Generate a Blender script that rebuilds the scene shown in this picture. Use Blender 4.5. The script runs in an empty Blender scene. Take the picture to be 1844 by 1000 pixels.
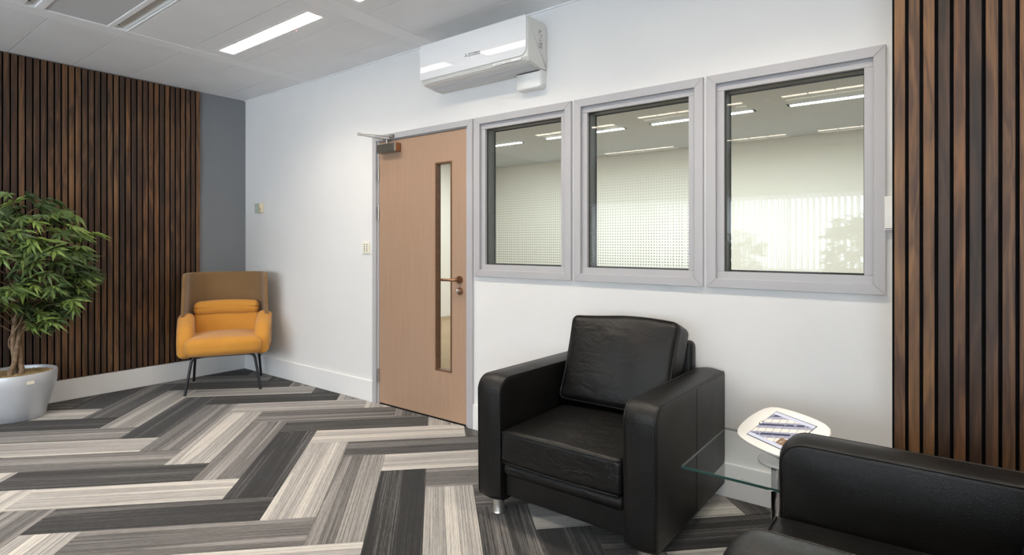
import bpy, bmesh, math, random
from mathutils import Vector, Matrix, Quaternion
random.seed(7)
PI = math.pi
R = math.radians
sc = bpy.context.scene
COL = sc.collection

# ---------------------------------------------------------------- camera
CAMX, CAMY, CAMZ = 5.5375, -2.8476, 1.2504
YAW = 37.295
H = 2.6824                      # ceiling height
cam = bpy.data.cameras.new('camera')
cam.sensor_fit = 'HORIZONTAL'
cam.sensor_width = 36.0
cam.lens = 1006.483 / 1844.0 * 36.0
cam.shift_y = -61.0 / 1844.0
cam.clip_start = 0.05
co = bpy.data.objects.new('camera', cam)
co.location = (CAMX, CAMY, CAMZ)
co.rotation_euler = (R(90), 0, R(YAW))
COL.objects.link(co)
sc.camera = co

# ---------------------------------------------------------------- world, exposure, light levels
FIX_L = 13.0                     # ceiling fixture diffusers (warm white)
FIX_W = 10.0                     # watts thrown down by each fixture's louvre
FIX_SPREAD = 125.0
FIX_C = (1.0, 0.88, 0.72)
DAY_L = 14.5                    # sky behind the front windows
DAY_C = (0.80, 0.90, 1.0)
OTHER_L = 15.0
OTHER_W = 44.0
OTHER_C = (0.98, 0.99, 0.98)                  # fixtures of the room beyond the glass
sc.view_settings.view_transform = 'Standard'
sc.view_settings.look = 'None'
sc.view_settings.exposure = 0.12
sc.view_settings.gamma = 1.0
sc.view_settings.use_curve_mapping = False
w = bpy.data.worlds.new('world')
w.use_nodes = True
sc.world = w
w.node_tree.nodes['Background'].inputs[0].default_value = (0.75, 0.85, 1.0, 1)
w.node_tree.nodes['Background'].inputs[1].default_value = 1.0
sc.cycles.max_bounces = 10
sc.cycles.diffuse_bounces = 7
sc.cycles.glossy_bounces = 5
sc.cycles.transparent_max_bounces = 16
sc.cycles.caustics_reflective = False
sc.cycles.caustics_refractive = False
sc.cycles.sample_clamp_indirect = 4.0

# ---------------------------------------------------------------- node helpers
def srgb(r, g, b):
    f = lambda c: (c / 255.0 / 12.92) if c / 255.0 <= 0.04045 else ((c / 255.0 + 0.055) / 1.055) ** 2.4
    return (f(r), f(g), f(b), 1.0)

class NT:
    def __init__(s, name):
        s.m = bpy.data.materials.new(name)
        s.m.use_nodes = True
        s.t = s.m.node_tree
        s.b = s.t.nodes['Principled BSDF']
        s.out = s.t.nodes['Material Output']
    def n(s, typ, **kw):
        nd = s.t.nodes.new('ShaderNode' + typ)
        for k, v in kw.items():
            if k.startswith('i_'):
                key = k[2:]
                nd.inputs[int(key) if key.isdigit() else key.replace('_', ' ')].default_value = v
            else:
                setattr(nd, k, v)
        return nd
    def l(s, a, b):
        s.t.links.new(a, b)
    def ramp(s, fac, stops, interp='LINEAR'):
        r = s.n('ValToRGB')
        cr = r.color_ramp
        cr.interpolation = interp
        while len(cr.elements) < len(stops):
            cr.elements.new(0.5)
        for e, (p, c) in zip(cr.elements, stops):
            e.position = p
            e.color = c if len(c) == 4 else (*c, 1)
        s.l(fac, r.inputs[0])
        return r.outputs[0]
    def math(s, op, a, b=None, clamp=False):
        nd = s.n('Math', operation=op, use_clamp=clamp)
        for i, v in enumerate((a, b)):
            if v is None: continue
            if hasattr(v, 'is_output'): s.l(v, nd.inputs[i])
            else: nd.inputs[i].default_value = v
        return nd.outputs[0]
    def mix(s, fac, a, b, mode='MIX'):
        nd = s.n('Mix', data_type='RGBA', blend_type=mode)
        for key, v in ((0, fac), (6, a), (7, b)):
            if hasattr(v, 'is_output'): s.l(v, nd.inputs[key])
            else: nd.inputs[key].default_value = v
        return nd.outputs[2]
    def coords(s, scale=(1, 1, 1), offset=None, kind='Object', swizzle=None):
        tc = s.n('TexCoord')
        v = tc.outputs[kind]
        mp = s.n('Mapping')
        mp.inputs['Scale'].default_value = scale
        s.l(v, mp.inputs['Vector'])
        if offset is not None:
            cb = s.n('CombineXYZ')
            for i in range(3): s.l(offset, cb.inputs[i])
            s.l(cb.outputs[0], mp.inputs['Location'])
        return mp.outputs[0]
    def noise(s, vec, scale=5, detail=4, rough=0.55, dist=0.0):
        nd = s.n('TexNoise')
        nd.inputs['Scale'].default_value = scale
        nd.inputs['Detail'].default_value = detail
        nd.inputs['Roughness'].default_value = rough
        nd.inputs['Distortion'].default_value = dist
        s.l(vec, nd.inputs['Vector'])
        return nd.outputs[0]
    def bump(s, h, strength=0.2, dist=0.01):
        b = s.n('Bump')
        b.inputs['Strength'].default_value = strength
        b.inputs['Distance'].default_value = dist
        s.l(h, b.inputs['Height'])
        s.l(b.outputs[0], s.b.inputs['Normal'])

def plain(name, col, rough=0.5, metal=0.0, spec=0.5, coat=0.0, noise=0.0, nscale=40, bump=0.0):
    t = NT(name)
    t.b.inputs['Roughness'].default_value = rough
    t.b.inputs['Metallic'].default_value = metal
    t.b.inputs['Specular IOR Level'].default_value = spec
    t.b.inputs['Coat Weight'].default_value = coat
    t.b.inputs['Coat Roughness'].default_value = 0.02
    v = t.coords()
    nz = t.noise(v, nscale, 3)
    if noise:
        a = tuple(c * (1 - noise) for c in col[:3]) + (1,)
        b = tuple(min(1, c * (1 + noise)) for c in col[:3]) + (1,)
        c = t.ramp(nz, [(0.3, a), (0.7, b)])
        t.l(c, t.b.inputs['Base Color'])
    else:
        t.b.inputs['Base Color'].default_value = col
    if bump:
        t.bump(nz, bump, 0.002)
    return t.m

def emit(name, col, strength):
    t = NT(name)
    t.b.inputs['Base Color'].default_value = (0.8, 0.8, 0.8, 1)
    t.b.inputs['Emission Color'].default_value = (*col[:3], 1)
    t.b.inputs['Emission Strength'].default_value = strength
    return t.m

def arch_glass(name, tint=(0.93, 0.96, 0.95), refl=1.0):
    t = NT(name)
    tr = t.n('BsdfTransparent'); tr.inputs[0].default_value = (*tint, 1)
    gl = t.n('BsdfGlossy'); gl.inputs['Roughness'].default_value = 0.0
    gl.inputs[0].default_value = (1, 1, 1, 1)
    fr = t.n('Fresnel'); fr.inputs[0].default_value = 1.5
    # only the face turned to the eye mirrors; a thin pane does not bend the ray, so its far face would wrongly mirror totally
    ge = t.n('NewGeometry')
    f = t.math('MULTIPLY', t.math('MULTIPLY', fr.outputs[0], refl), t.math('SUBTRACT', 1.0, ge.outputs['Backfacing']), True)
    mx = t.n('MixShader')
    t.l(f, mx.inputs[0]); t.l(tr.outputs[0], mx.inputs[1]); t.l(gl.outputs[0], mx.inputs[2])
    t.l(mx.outputs[0], t.out.inputs[0])
    return t.m

M = {}
M['wall_white'] = plain('wall_white', srgb(222, 222, 222), 0.75, spec=0.3, noise=0.012, nscale=3)
M['wall_grey'] = plain('wall_grey', srgb(126, 128, 132), 0.8, spec=0.3, noise=0.02, nscale=4)
M['wall_cream'] = plain('wall_cream', srgb(228, 227, 221), 0.85, spec=0.2, noise=0.01)
M['skirting'] = plain('skirting', srgb(232, 232, 232), 0.45, noise=0.01)
M['frame_grey'] = plain('frame_grey', srgb(174, 173, 176), 0.42, noise=0.015, nscale=8)
M['reveal_grey'] = plain('reveal_grey', srgb(120, 124, 124), 0.6)
M['gasket'] = plain('gasket', srgb(34, 36, 38), 0.6)
M['white_plastic'] = plain('white_plastic', srgb(228, 228, 226), 0.25, coat=0.3)
M['ac_gloss'] = plain('ac_gloss', srgb(224, 226, 229), 0.6, spec=0.2, coat=1.0)
M['ac_side'] = plain('ac_side', srgb(222, 221, 216), 0.4)
M['ac_under'] = plain('ac_under', srgb(206, 207, 210), 0.35)
M['badge_grey'] = plain('badge_grey', srgb(112, 112, 116), 0.4)
M['dark_print'] = plain('dark_print', srgb(70, 70, 74), 0.5)
M['sticker'] = plain('sticker', srgb(205, 203, 198), 0.5)
M['ceiling_metal'] = plain('ceiling_metal', srgb(236, 237, 239), 0.5, noise=0.03, nscale=2.5)
M['ceiling_strip'] = plain('ceiling_strip', srgb(242, 243, 245), 0.5, noise=0.01)
M['ceiling_void'] = plain('ceiling_void', srgb(38, 38, 40), 0.9)
M['steel'] = plain('steel', (0.55, 0.54, 0.52, 1), 0.32, metal=1.0, noise=0.05, nscale=90)
M['dark_steel'] = plain('dark_steel', (0.30, 0.285, 0.25, 1), 0.38, metal=1.0, noise=0.08, nscale=60)
M['chrome'] = plain('chrome', (0.75, 0.75, 0.76, 1), 0.06, metal=1.0)
M['bronze'] = plain('bronze', (0.30, 0.165, 0.095, 1), 0.3, metal=1.0, noise=0.1)
M['black_felt'] = plain('black_felt', srgb(22, 22, 24), 0.95, spec=0.1, noise=0.2, nscale=200)
M['black_metal'] = plain('black_metal', srgb(28, 28, 31), 0.4)
M['tablet_white'] = plain('tablet_white', srgb(236, 236, 234), 0.3, coat=0.2)
M['keypad_cream'] = plain('keypad_cream', srgb(232, 228, 212), 0.4)
M['thermo_green'] = plain('thermo_green', srgb(160, 172, 160), 0.5)
M['thermo_cream'] = plain('thermo_cream', srgb(222, 210, 178), 0.5)
M['thermo_slot'] = plain('thermo_slot', srgb(140, 124, 98), 0.6)
M['glass'] = arch_glass('window_glass', (0.950, 0.966, 0.956), 1.4)
M['glass_inner'] = arch_glass('inner_glass', (0.950, 0.966, 0.956), 0.4)
M['table_glass'] = arch_glass('table_glass', (0.955, 0.975, 0.965), 1.6)
M['glass_edge'] = plain('glass_edge', srgb(28, 66, 62), 0.1, coat=0.8)
M['lamp'] = emit('lamp', FIX_C, FIX_L)
M['lamp_other'] = emit('lamp_other', OTHER_C, OTHER_L)
M['sky_pane'] = emit('sky_pane', DAY_C, DAY_L)
M['led'] = emit('led', (1.0, 0.12, 0.08), 1.5)
M['ceiling_beyond'] = plain('ceiling_beyond', srgb(186, 193, 200), 0.7)
M['floor_other'] = plain('floor_other', srgb(160, 138, 108), 0.9, noise=0.1)
M['stem_bark'] = plain('stem_bark', srgb(128, 106, 84), 0.85, noise=0.35, nscale=30, bump=0.6)
M['chip'] = plain('chip', srgb(176, 152, 112), 0.9, noise=0.3, nscale=60)
M['planter_silver'] = plain('planter_silver', srgb(206, 210, 217), 0.38, metal=0.42, noise=0.01, nscale=20)
M['planter_dark'] = plain('planter_dark', srgb(70, 70, 72), 0.6)

def mat_wood(name, stops, gain):
    t = NT(name)
    oi = t.n('ObjectInfo')
    rnd = oi.outputs['Random']
    off = t.math('MULTIPLY', rnd, 137.0)
    v1 = t.coords((15, 15, 1.5), off)
    warp = t.noise(v1, 1.0, 3, 0.5, 0.6)
    v2 = t.coords((120, 120, 3.0), off)
    fine = t.noise(v2, 1.0, 4, 0.65, 0.4)
    wv = t.math('FRACT', t.math('MULTIPLY', warp, 4.5))
    tri = t.math('ABSOLUTE', t.math('SUBTRACT', t.math('MULTIPLY', wv, 2.0), 1.0))
    f = t.math('ADD', t.math('MULTIPLY', tri, 0.22), t.math('MULTIPLY', fine, 0.34))
    v3 = t.coords((7, 7, 1.6), off)
    big = t.noise(v3, 1.0, 2)
    f = t.math('ADD', f, t.math('MULTIPLY', t.math('SUBTRACT', big, 0.40), 0.80))
    tone = t.math('MULTIPLY', t.math('SUBTRACT', rnd, 0.5), gain)
    f = t.math('ADD', f, tone, True)
    c = t.ramp(f, stops)
    # every slat keeps its own hue: some greyer, some redder
    rr = t.math('FRACT', t.math('MULTIPLY', rnd, 7.31))
    hue = t.ramp(rr, [(0.0, (0.96, 0.95, 0.95, 1)), (0.5, (1, 1, 1, 1)), (1.0, (1.05, 0.94, 0.86, 1))])
    c = t.mix(1.0, c, hue, 'MULTIPLY')
    t.l(c, t.b.inputs['Base Color'])
    t.b.inputs['Roughness'].default_value = 0.5
    t.b.inputs['Specular IOR Level'].default_value = 0.35
    t.bump(fine, 0.12, 0.002)
    return t.m
M['walnut'] = mat_wood('walnut', [(0.0, srgb(36, 26, 20)), (0.35, srgb(70, 50, 36)), (0.65, srgb(116, 84, 54)), (1.0, srgb(162, 118, 70))], 0.34)

def mat_carpet():
    t = NT('carpet_loop')
    oi = t.n('ObjectInfo')
    rnd = oi.outputs['Random']
    off = t.math('MULTIPLY', rnd, 211.0)
    at = t.n('Attribute', attribute_type='OBJECT', attribute_name='tone')
    tone = at.outputs['Fac']
    band = t.noise(t.coords((0.15, 13, 1), off), 1.0, 1.5, 0.5)          # broad bands along a plank
    lmr = t.n('MapRange'); lmr.inputs[1].default_value = 0.36; lmr.inputs[2].default_value = 0.64
    t.l(t.noise(t.coords((1.2, 250, 1), off), 1.0, 2.0, 0.6), lmr.inputs[0]); line = lmr.outputs[0]          # yarn lines
    brk = t.noise(t.coords((22, 230, 1), off), 1.0, 2, 0.6)              # broken stitches
    wide = t.noise(t.coords((0.8, 60, 1), off), 1.0, 2, 0.6)
    bandc = t.math('GREATER_THAN', band, 0.53)
    f = t.math('ADD', tone, t.math('MULTIPLY', t.math('SUBTRACT', bandc, 0.5), 0.15))
    f = t.math('ADD', f, t.math('MULTIPLY', t.math('SUBTRACT', wide, 0.5), 0.24))
    f = t.math('ADD', f, t.math('MULTIPLY', t.math('SUBTRACT', line, 0.5), 0.26))
    f = t.math('ADD', f, t.math('MULTIPLY', t.math('SUBTRACT', brk, 0.5), 0.30), True)
    c = t.ramp(f, [(0.0, srgb(24, 23, 23)), (0.22, srgb(39, 38, 38)), (0.5, srgb(108, 105, 104)), (0.75, srgb(156, 153, 151)), (1.0, srgb(200, 196, 190))])
    t.l(c, t.b.inputs['Base Color'])
    t.b.inputs['Roughness'].default_value = 0.95
    t.b.inputs['Specular IOR Level'].default_value = 0.1
    t.b.inputs['Sheen Weight'].default_value = 0.15
    loops = t.n('TexWave', wave_type='BANDS', bands_direction='Y')
    loops.inputs['Scale'].default_value = 60.0
    loops.inputs['Distortion'].default_value = 0.6
    t.l(t.coords((1, 1, 1), off), loops.inputs['Vector'])
    hh = t.math('ADD', t.math('MULTIPLY', loops.outputs['Fac'], 0.6), brk)
    t.bump(hh, 0.5, 0.003)
    return t.m
M['carpet'] = mat_carpet()

def mat_leather(name, crease):
    t = NT(name)
    v = t.coords((1, 1, 1))
    grain = t.n('TexVoronoi'); grain.inputs['Scale'].default_value = 420
    t.l(v, grain.inputs['Vector'])
    big = t.noise(v, 5, 4, 0.6, 0.5)
    crs = t.noise(t.coords((7, 7, 11)), 1.0, 2.5, 0.5, 1.6)
    c = t.ramp(big, [(0.3, srgb(10, 10, 11)), (0.75, srgb(19, 18, 17))])
    t.l(c, t.b.inputs['Base Color'])
    r = t.n('MapRange'); r.inputs[3].default_value = 0.32; r.inputs[4].default_value = 0.46
    t.l(big, r.inputs[0]); t.l(r.outputs[0], t.b.inputs['Roughness'])
    t.b.inputs['Specular IOR Level'].default_value = 0.30
    h = t.math('ADD', t.math('MULTIPLY', grain.outputs['Distance'], 0.10), t.math('MULTIPLY', crs, crease))
    t.bump(h, 0.35, 0.014)
    return t.m
M['leather'] = mat_leather('black_leather', 0.18)
M['leather_soft'] = mat_leather('soft_black_leather', 1.15)

def mat_fabric(name, c0, c1):
    t = NT(name)
    v = t.coords((1, 1, 1))
    n1 = t.noise(t.coords((500, 500, 160)), 1.0, 2)
    n2 = t.noise(t.coords((160, 160, 600)), 1.0, 2)
    n3 = t.noise(v, 6, 3)
    f = t.math('ADD', t.math('MULTIPLY', n1, 0.4), t.math('MULTIPLY', n2, 0.4))
    f = t.math('ADD', f, t.math('MULTIPLY', n3, 0.2))
    t.l(t.ramp(f, [(0.3, c0), (0.7, c1)]), t.b.inputs['Base Color'])
    t.b.inputs['Roughness'].default_value = 0.95
    t.b.inputs['Specular IOR Level'].default_value = 0.15
    t.b.inputs['Sheen Weight'].default_value = 0.25
    t.bump(t.math('ADD', f, t.math('MULTIPLY', n3, 0.6)), 0.3, 0.006)
    return t.m
M['orange_fabric'] = mat_fabric('orange_fabric', srgb(178, 120, 46), srgb(204, 146, 66))
M['brown_fabric'] = mat_fabric('brown_fabric', srgb(116, 90, 60), srgb(136, 108, 76))

def mat_door():
    t = NT('door_laminate')
    v = t.coords((220, 220, 2.5))
    f = t.noise(v, 1.0, 3, 0.6)
    g = t.noise(t.coords((260, 4, 260)), 1.0, 2, 0.6)
    f = t.math('ADD', t.math('MULTIPLY', f, 0.6), t.math('MULTIPLY', g, 0.4))
    t.l(t.ramp(f, [(0.3, srgb(166, 135, 113)), (0.7, srgb(186, 155, 131))]), t.b.inputs['Base Color'])
    t.b.inputs['Roughness'].default_value = 0.38
    t.b.inputs['Metallic'].default_value = 0.25
    t.bump(f, 0.05, 0.001)
    return t.m
M['door'] = mat_door()
M['dark_wood'] = plain('dark_wood', srgb(96, 66, 42), 0.45, noise=0.2, nscale=25)

def mat_leaf():
    t = NT('leaf_green')
    oi = t.n('ObjectInfo')
    v = t.coords((1, 1, 1), kind='Object')
    nz = t.noise(v, 9, 2)
    f = t.math('ADD', t.math('MULTIPLY', oi.outputs['Random'], 0.65), t.math('MULTIPLY', nz, 0.35))
    c = t.ramp(f, [(0.1, srgb(60, 80, 52)), (0.45, srgb(96, 120, 66)), (0.8, srgb(134, 158, 80)), (1.0, srgb(170, 184, 98))])
    t.l(c, t.b.inputs['Base Color'])
    t.b.inputs['Roughness'].default_value = 0.5
    tl = t.n('BsdfTranslucent'); t.l(c, tl.inputs[0])
    mx = t.n('MixShader'); mx.inputs[0].default_value = 0.25
    t.l(t.b.outputs[0], mx.inputs[1]); t.l(tl.outputs[0], mx.inputs[2])
    t.l(mx.outputs[0], t.out.inputs[0])
    return t.m
M['leaf'] = mat_leaf()

def mat_perforated():
    t = NT('perforated_panel')
    vo = t.n('TexVoronoi'); vo.inputs['Scale'].default_value = 130; vo.inputs['Randomness'].default_value = 0.0
    t.l(t.coords((1, 1, 1)), vo.inputs['Vector'])
    f = t.math('GREATER_THAN', vo.outputs['Distance'], 0.36)
    t.l(t.mix(f, srgb(120, 120, 122), srgb(200, 201, 203)), t.b.inputs['Base Color'])
    t.b.inputs['Roughness'].default_value = 0.55
    return t.m
M['perforated'] = mat_perforated()

def mat_blind():
    t = NT('blind_fabric')
    d = t.n('BsdfDiffuse'); d.inputs[0].default_value = srgb(236, 236, 232)
    tl = t.n('BsdfTranslucent'); tl.inputs[0].default_value = (0.93, 0.94, 0.95, 1)
    mx = t.n('MixShader'); mx.inputs[0].default_value = 0.8
    t.l(d.outputs[0], mx.inputs[1]); t.l(tl.outputs[0], mx.inputs[2])
    t.l(mx.outputs[0], t.out.inputs[0])
    return t.m
M['blind'] = mat_blind()

def mat_dot_film():
    # printed dot manifestation: a square grid of small dots that thins out upwards
    t = NT('dot_film')
    tc = t.n('TexCoord')
    sp = t.n('SeparateXYZ'); t.l(tc.outputs['Object'], sp.inputs[0])
    def cell(o):
        a = t.math('FRACT', t.math('MULTIPLY', o, 1 / 0.0155))
        a = t.math('SUBTRACT', a, 0.5)
        return t.math('MULTIPLY', a, a)
    d = t.math('SQRT', t.math('ADD', cell(sp.outputs[0]), cell(sp.outputs[2])))
    rad = t.n('MapRange'); rad.inputs[1].default_value = 0.0; rad.inputs[2].default_value = 0.62
    rad.inputs[3].default_value = 0.25; rad.inputs[4].default_value = 0.06
    t.l(sp.outputs[2], rad.inputs[0])
    dot = t.math('LESS_THAN', d, rad.outputs[0])
    df = t.n('BsdfDiffuse'); df.inputs[0].default_value = srgb(120, 124, 122)
    tr = t.n('BsdfTransparent')
    mx = t.n('MixShader')
    t.l(t.math('MULTIPLY', dot, 0.75), mx.inputs[0])
    t.l(tr.outputs[0], mx.inputs[1]); t.l(df.outputs[0], mx.inputs[2])
    t.l(mx.outputs[0], t.out.inputs[0])
    return t.m
M['dot_film'] = mat_dot_film()

def mat_screen():
    # the picture on the tablet: pale sky, dark diagonal steelwork, a warm timber patch, painted lamp glare
    t = NT('screen_picture')
    tc = t.n('TexCoord')
    sp = t.n('SeparateXYZ'); t.l(tc.outputs['Object'], sp.inputs[0])
    x, y = sp.outputs[0], sp.outputs[1]
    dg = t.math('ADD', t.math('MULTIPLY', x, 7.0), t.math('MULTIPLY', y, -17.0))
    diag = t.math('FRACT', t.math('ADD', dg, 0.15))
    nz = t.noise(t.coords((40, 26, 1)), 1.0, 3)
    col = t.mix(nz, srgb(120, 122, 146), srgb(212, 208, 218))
    painted_glare = t.math('LESS_THAN', diag, 0.36)  # ceiling light's reflection, painted in as cream diagonal bands
    col = t.mix(painted_glare, col, srgb(252, 240, 222))
    bars = t.math('LESS_THAN', t.math('FRACT', t.math('MULTIPLY', t.math('ADD', x, t.math('MULTIPLY', y, 0.35)), 30.0)), 0.16)
    col = t.mix(t.math('MULTIPLY', bars, 0.45), col, srgb(150, 140, 150))
    dark = t.math('LESS_THAN', t.math('ABSOLUTE', t.math('SUBTRACT', diag, 0.62)), 0.11)
    col = t.mix(t.math('MULTIPLY', dark, t.math('GREATER_THAN', nz, 0.44)), col, srgb(66, 70, 96))
    wood = t.math('MULTIPLY', t.math('GREATER_THAN', x, 0.035), t.math('LESS_THAN', y, -0.030))
    col = t.mix(t.math('MULTIPLY', wood, t.math('GREATER_THAN', nz, 0.47)), col, srgb(150, 116, 84))
    edge = t.math('GREATER_THAN', t.math('ABSOLUTE', y), 0.062)
    col = t.mix(edge, col, srgb(222, 222, 236))
    t.b.inputs['Base Color'].default_value = (0.02, 0.02, 0.02, 1)
    t.b.inputs['Roughness'].default_value = 0.08
    t.l(col, t.b.inputs['Emission Color'])
    t.b.inputs['Emission Strength'].default_value = 0.95
    return t.m
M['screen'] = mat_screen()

# ---------------------------------------------------------------- object helpers
def world_loc(o):
    v = Vector((0, 0, 0))
    while o is not None:
        v += o.location
        o = o.parent
    return v

def obj(name, bm, mat, parent=None, smooth=False, shift=True, mats=None):
    """link a bmesh as ONE object; geometry given in world space is moved into the parent's space when shift"""
    me = bpy.data.meshes.new(name)
    if parent is not None and shift:
        bmesh.ops.translate(bm, verts=bm.verts, vec=-world_loc(parent))
    bmesh.ops.recalc_face_normals(bm, faces=bm.faces)
    bm.to_mesh(me); bm.free()
    for m_ in (mats or [mat]):
        me.materials.append(M[m_])
    if smooth:
        for p in me.polygons: p.use_smooth = True
    o = bpy.data.objects.new(name, me)
    COL.objects.link(o)
    if parent is not None: o.parent = parent
    return o

def smooth_angle(o, deg=40):
    me = o.data
    for p in me.polygons: p.use_smooth = True
    bm = bmesh.new(); bm.from_mesh(me)
    for e in bm.edges:
        if len(e.link_faces) == 2 and e.calc_face_angle(0) > R(deg): e.smooth = False
    bm.to_mesh(me); bm.free()
    return o

def tag(o, label=None, cat=None, group=None, kind=None):
    if label: o['label'] = label
    if cat: o['category'] = cat
    if group: o['group'] = group
    if kind: o['kind'] = kind
    return o

def thing(name, label, cat, loc=(0, 0, 0), rz=0.0, group=None, kind=None):
    o = bpy.data.objects.new(name, None)
    o.empty_display_size = 0.1
    o.location = loc
    o.rotation_euler = (0, 0, rz)
    COL.objects.link(o)
    return tag(o, label, cat, group, kind)

def copy_tree(o, parent=None):
    c = o.copy(); COL.objects.link(c)
    if parent is not None: c.parent = parent
    for ch in o.children: copy_tree(ch, c)
    return c

def box(bm, x0, x1, y0, y1, z0, z1, bev=0.0):
    vs = [bm.verts.new((x, y, z)) for z in (z0, z1) for y in (y0, y1) for x in (x0, x1)]
    fs = []
    for q in ((0, 1, 3, 2), (4, 6, 7, 5), (0, 4, 5, 1), (1, 5, 7, 3), (3, 7, 6, 2), (2, 6, 4, 0)):
        fs.append(bm.faces.new([vs[i] for i in q]))
    if bev:
        es = list({e for f in fs for e in f.edges})
        bmesh.ops.bevel(bm, geom=es, offset=bev, segments=1, affect='EDGES')
    return bm

def nbox(*a, **k):
    return box(bmesh.new(), *a, **k)

def rbox(sx, sy, sz, r, seg=4, mid=6, fn=None):
    """rounded cuboid centred at the origin; fn(v, (u,v,w)) may deform it"""
    def axis(h):
        ts = [h - r + r * math.tan(PI / 4 * i / seg) for i in range(seg + 1)]
        inner = [(-1 + 2 * i / mid) * (h - r) for i in range(1, mid)]
        return [-t for t in reversed(ts)] + inner + ts
    A = [axis(sx / 2), axis(sy / 2), axis(sz / 2)]
    n = [len(a) for a in A]
    hs = (sx / 2, sy / 2, sz / 2)
    bm = bmesh.new()
    cache = {}
    def V(i, j, k):
        key = (i, j, k)
        if key not in cache:
            p = Vector((A[0][i], A[1][j], A[2][k]))
            q = Vector([max(-(h - r), min(h - r, c)) for c, h in zip(p, hs)])
            d = p - q
            if d.length > 1e-9: p = q + d.normalized() * r
            if fn: p = Vector(fn(p, (p.x / hs[0], p.y / hs[1], p.z / hs[2])))
            cache[key] = bm.verts.new(p)
        return cache[key]
    for ax in range(3):
        b, c = [i for i in range(3) if i != ax]
        for s in (0, n[ax] - 1):
            for i in range(n[b] - 1):
                for j in range(n[c] - 1):
                    ids = []
                    for di, dj in ((0, 0), (1, 0), (1, 1), (0, 1)):
                        k = [0, 0, 0]; k[ax] = s; k[b] = i + di; k[c] = j + dj
                        ids.append(V(*k))
                    bm.faces.new(ids)
    return bm

def tube(pts, r, n=8, closed=False, bm=None, caps=True):
    bm = bm or bmesh.new()
    pts = [Vector(p) for p in pts]
    N = len(pts)
    rad = r if isinstance(r, (list, tuple)) else [r] * N
    rings = []
    prev = None
    for i, p in enumerate(pts):
        if closed: d = pts[(i + 1) % N] - pts[i - 1]
        else: d = pts[min(i + 1, N - 1)] - pts[max(i - 1, 0)]
        d.normalize()
        if prev is None:
            a = Vector((0, 0, 1)) if abs(d.z) < 0.9 else Vector((1, 0, 0))
            u = d.cross(a).normalized()
        else:
            u = (prev - d * prev.dot(d)).normalized()
        prev = u
        v = d.cross(u)
        rings.append([bm.verts.new(p + (u * math.cos(2 * PI * k / n) + v * math.sin(2 * PI * k / n)) * rad[i]) for k in range(n)])
    for i in range(N if closed else N - 1):
        a, b = rings[i], rings[(i + 1) % N]
        for k in range(n):
            bm.faces.new((a[k], a[(k + 1) % n], b[(k + 1) % n], b[k]))
    if caps and not closed:
        bm.faces.new(rings[0]); bm.faces.new(rings[-1])
    return bm

def lathe(prof, n=32, bm=None, cx=0, cy=0, closed=False):
    bm = bm or bmesh.new()
    rings = []
    for r, z in prof:
        rings.append([bm.verts.new((cx + r * math.cos(2 * PI * k / n), cy + r * math.sin(2 * PI * k / n), z)) for k in range(n)])
    m = len(rings)
    for i in range(m if closed else m - 1):
        a, b = rings[i], rings[(i + 1) % m]
        for k in range(n):
            bm.faces.new((a[k], a[(k + 1) % n], b[(k + 1) % n], b[k]))
    if not closed:
        bm.faces.new(rings[0]); bm.faces.new(rings[-1])
    return bm

def round_poly(pts, radii, seg=5):
    """closed 2-D polygon with rounded corners"""
    out = []
    n = len(pts)
    for i, p in enumerate(pts):
        p = Vector(p); a = Vector(pts[i - 1]); b = Vector(pts[(i + 1) % n])
        r = radii[i] if isinstance(radii, (list, tuple)) else radii
        if r <= 0: out.append(tuple(p)); continue
        da, db = (a - p).normalized(), (b - p).normalized()
        ang = da.angle(db)
        t = r / math.tan(ang / 2)
        c = p + (da + db).normalized() * (r / math.sin(ang / 2))
        s, e = p + da * t, p + db * t
        a0 = math.atan2(s.y - c.y, s.x - c.x); a1 = math.atan2(e.y - c.y, e.x - c.x)
        d = a1 - a0
        while d > PI: d -= 2 * PI
        while d < -PI: d += 2 * PI
        for k in range(seg + 1):
            th = a0 + d * k / seg
            out.append((c.x + r * math.cos(th), c.y + r * math.sin(th)))
    return out

def inset_poly(pts, d):
    n = len(pts); out = []
    area = sum(pts[i - 1][0] * pts[i][1] - pts[i][0] * pts[i - 1][1] for i in range(n))
    sg = 1 if area > 0 else -1
    for i in range(n):
        p = Vector(pts[i])
        e = Vector(pts[(i + 1) % n]) - Vector(pts[i - 1])
        if e.length < 1e-9: out.append(tuple(p)); continue
        e.normalize()
        nrm = Vector((-e.y, e.x)) * sg
        out.append(tuple(p + nrm * d))
    return out

def loft(profile, stations, axis='x'):
    """profile in the other two axes, swept along axis through [(pos, inset)]"""
    bm = bmesh.new()
    rings = []
    for pos, ins in stations:
        pp = inset_poly(profile, ins) if ins else profile
        if axis == 'x': ring = [bm.verts.new((pos, a, b)) for a, b in pp]
        elif axis == 'y': ring = [bm.verts.new((a, pos, b)) for a, b in pp]
        else: ring = [bm.verts.new((a, b, pos)) for a, b in pp]
        rings.append(ring)
    n = len(profile)
    for a, b in zip(rings, rings[1:]):
        for k in range(n):
            bm.faces.new((a[k], a[(k + 1) % n], b[(k + 1) % n], b[k]))
    bm.faces.new(rings[0]); bm.faces.new(rings[-1])
    return bm

def edge_stations(a, b, r, seg=3):
    st = []
    for i in range(seg + 1):
        th = PI / 2 * i / seg
        st.append((a + r * (1 - math.sin(th)), None, r * (1 - math.cos(th))))
    lo = [(a + r * (1 - math.cos(PI / 2 * i / seg)), r * (1 - math.sin(PI / 2 * i / seg))) for i in range(seg + 1)]
    hi = [(b - p + a, ins) for p, ins in reversed(lo)]
    return lo + hi

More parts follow.
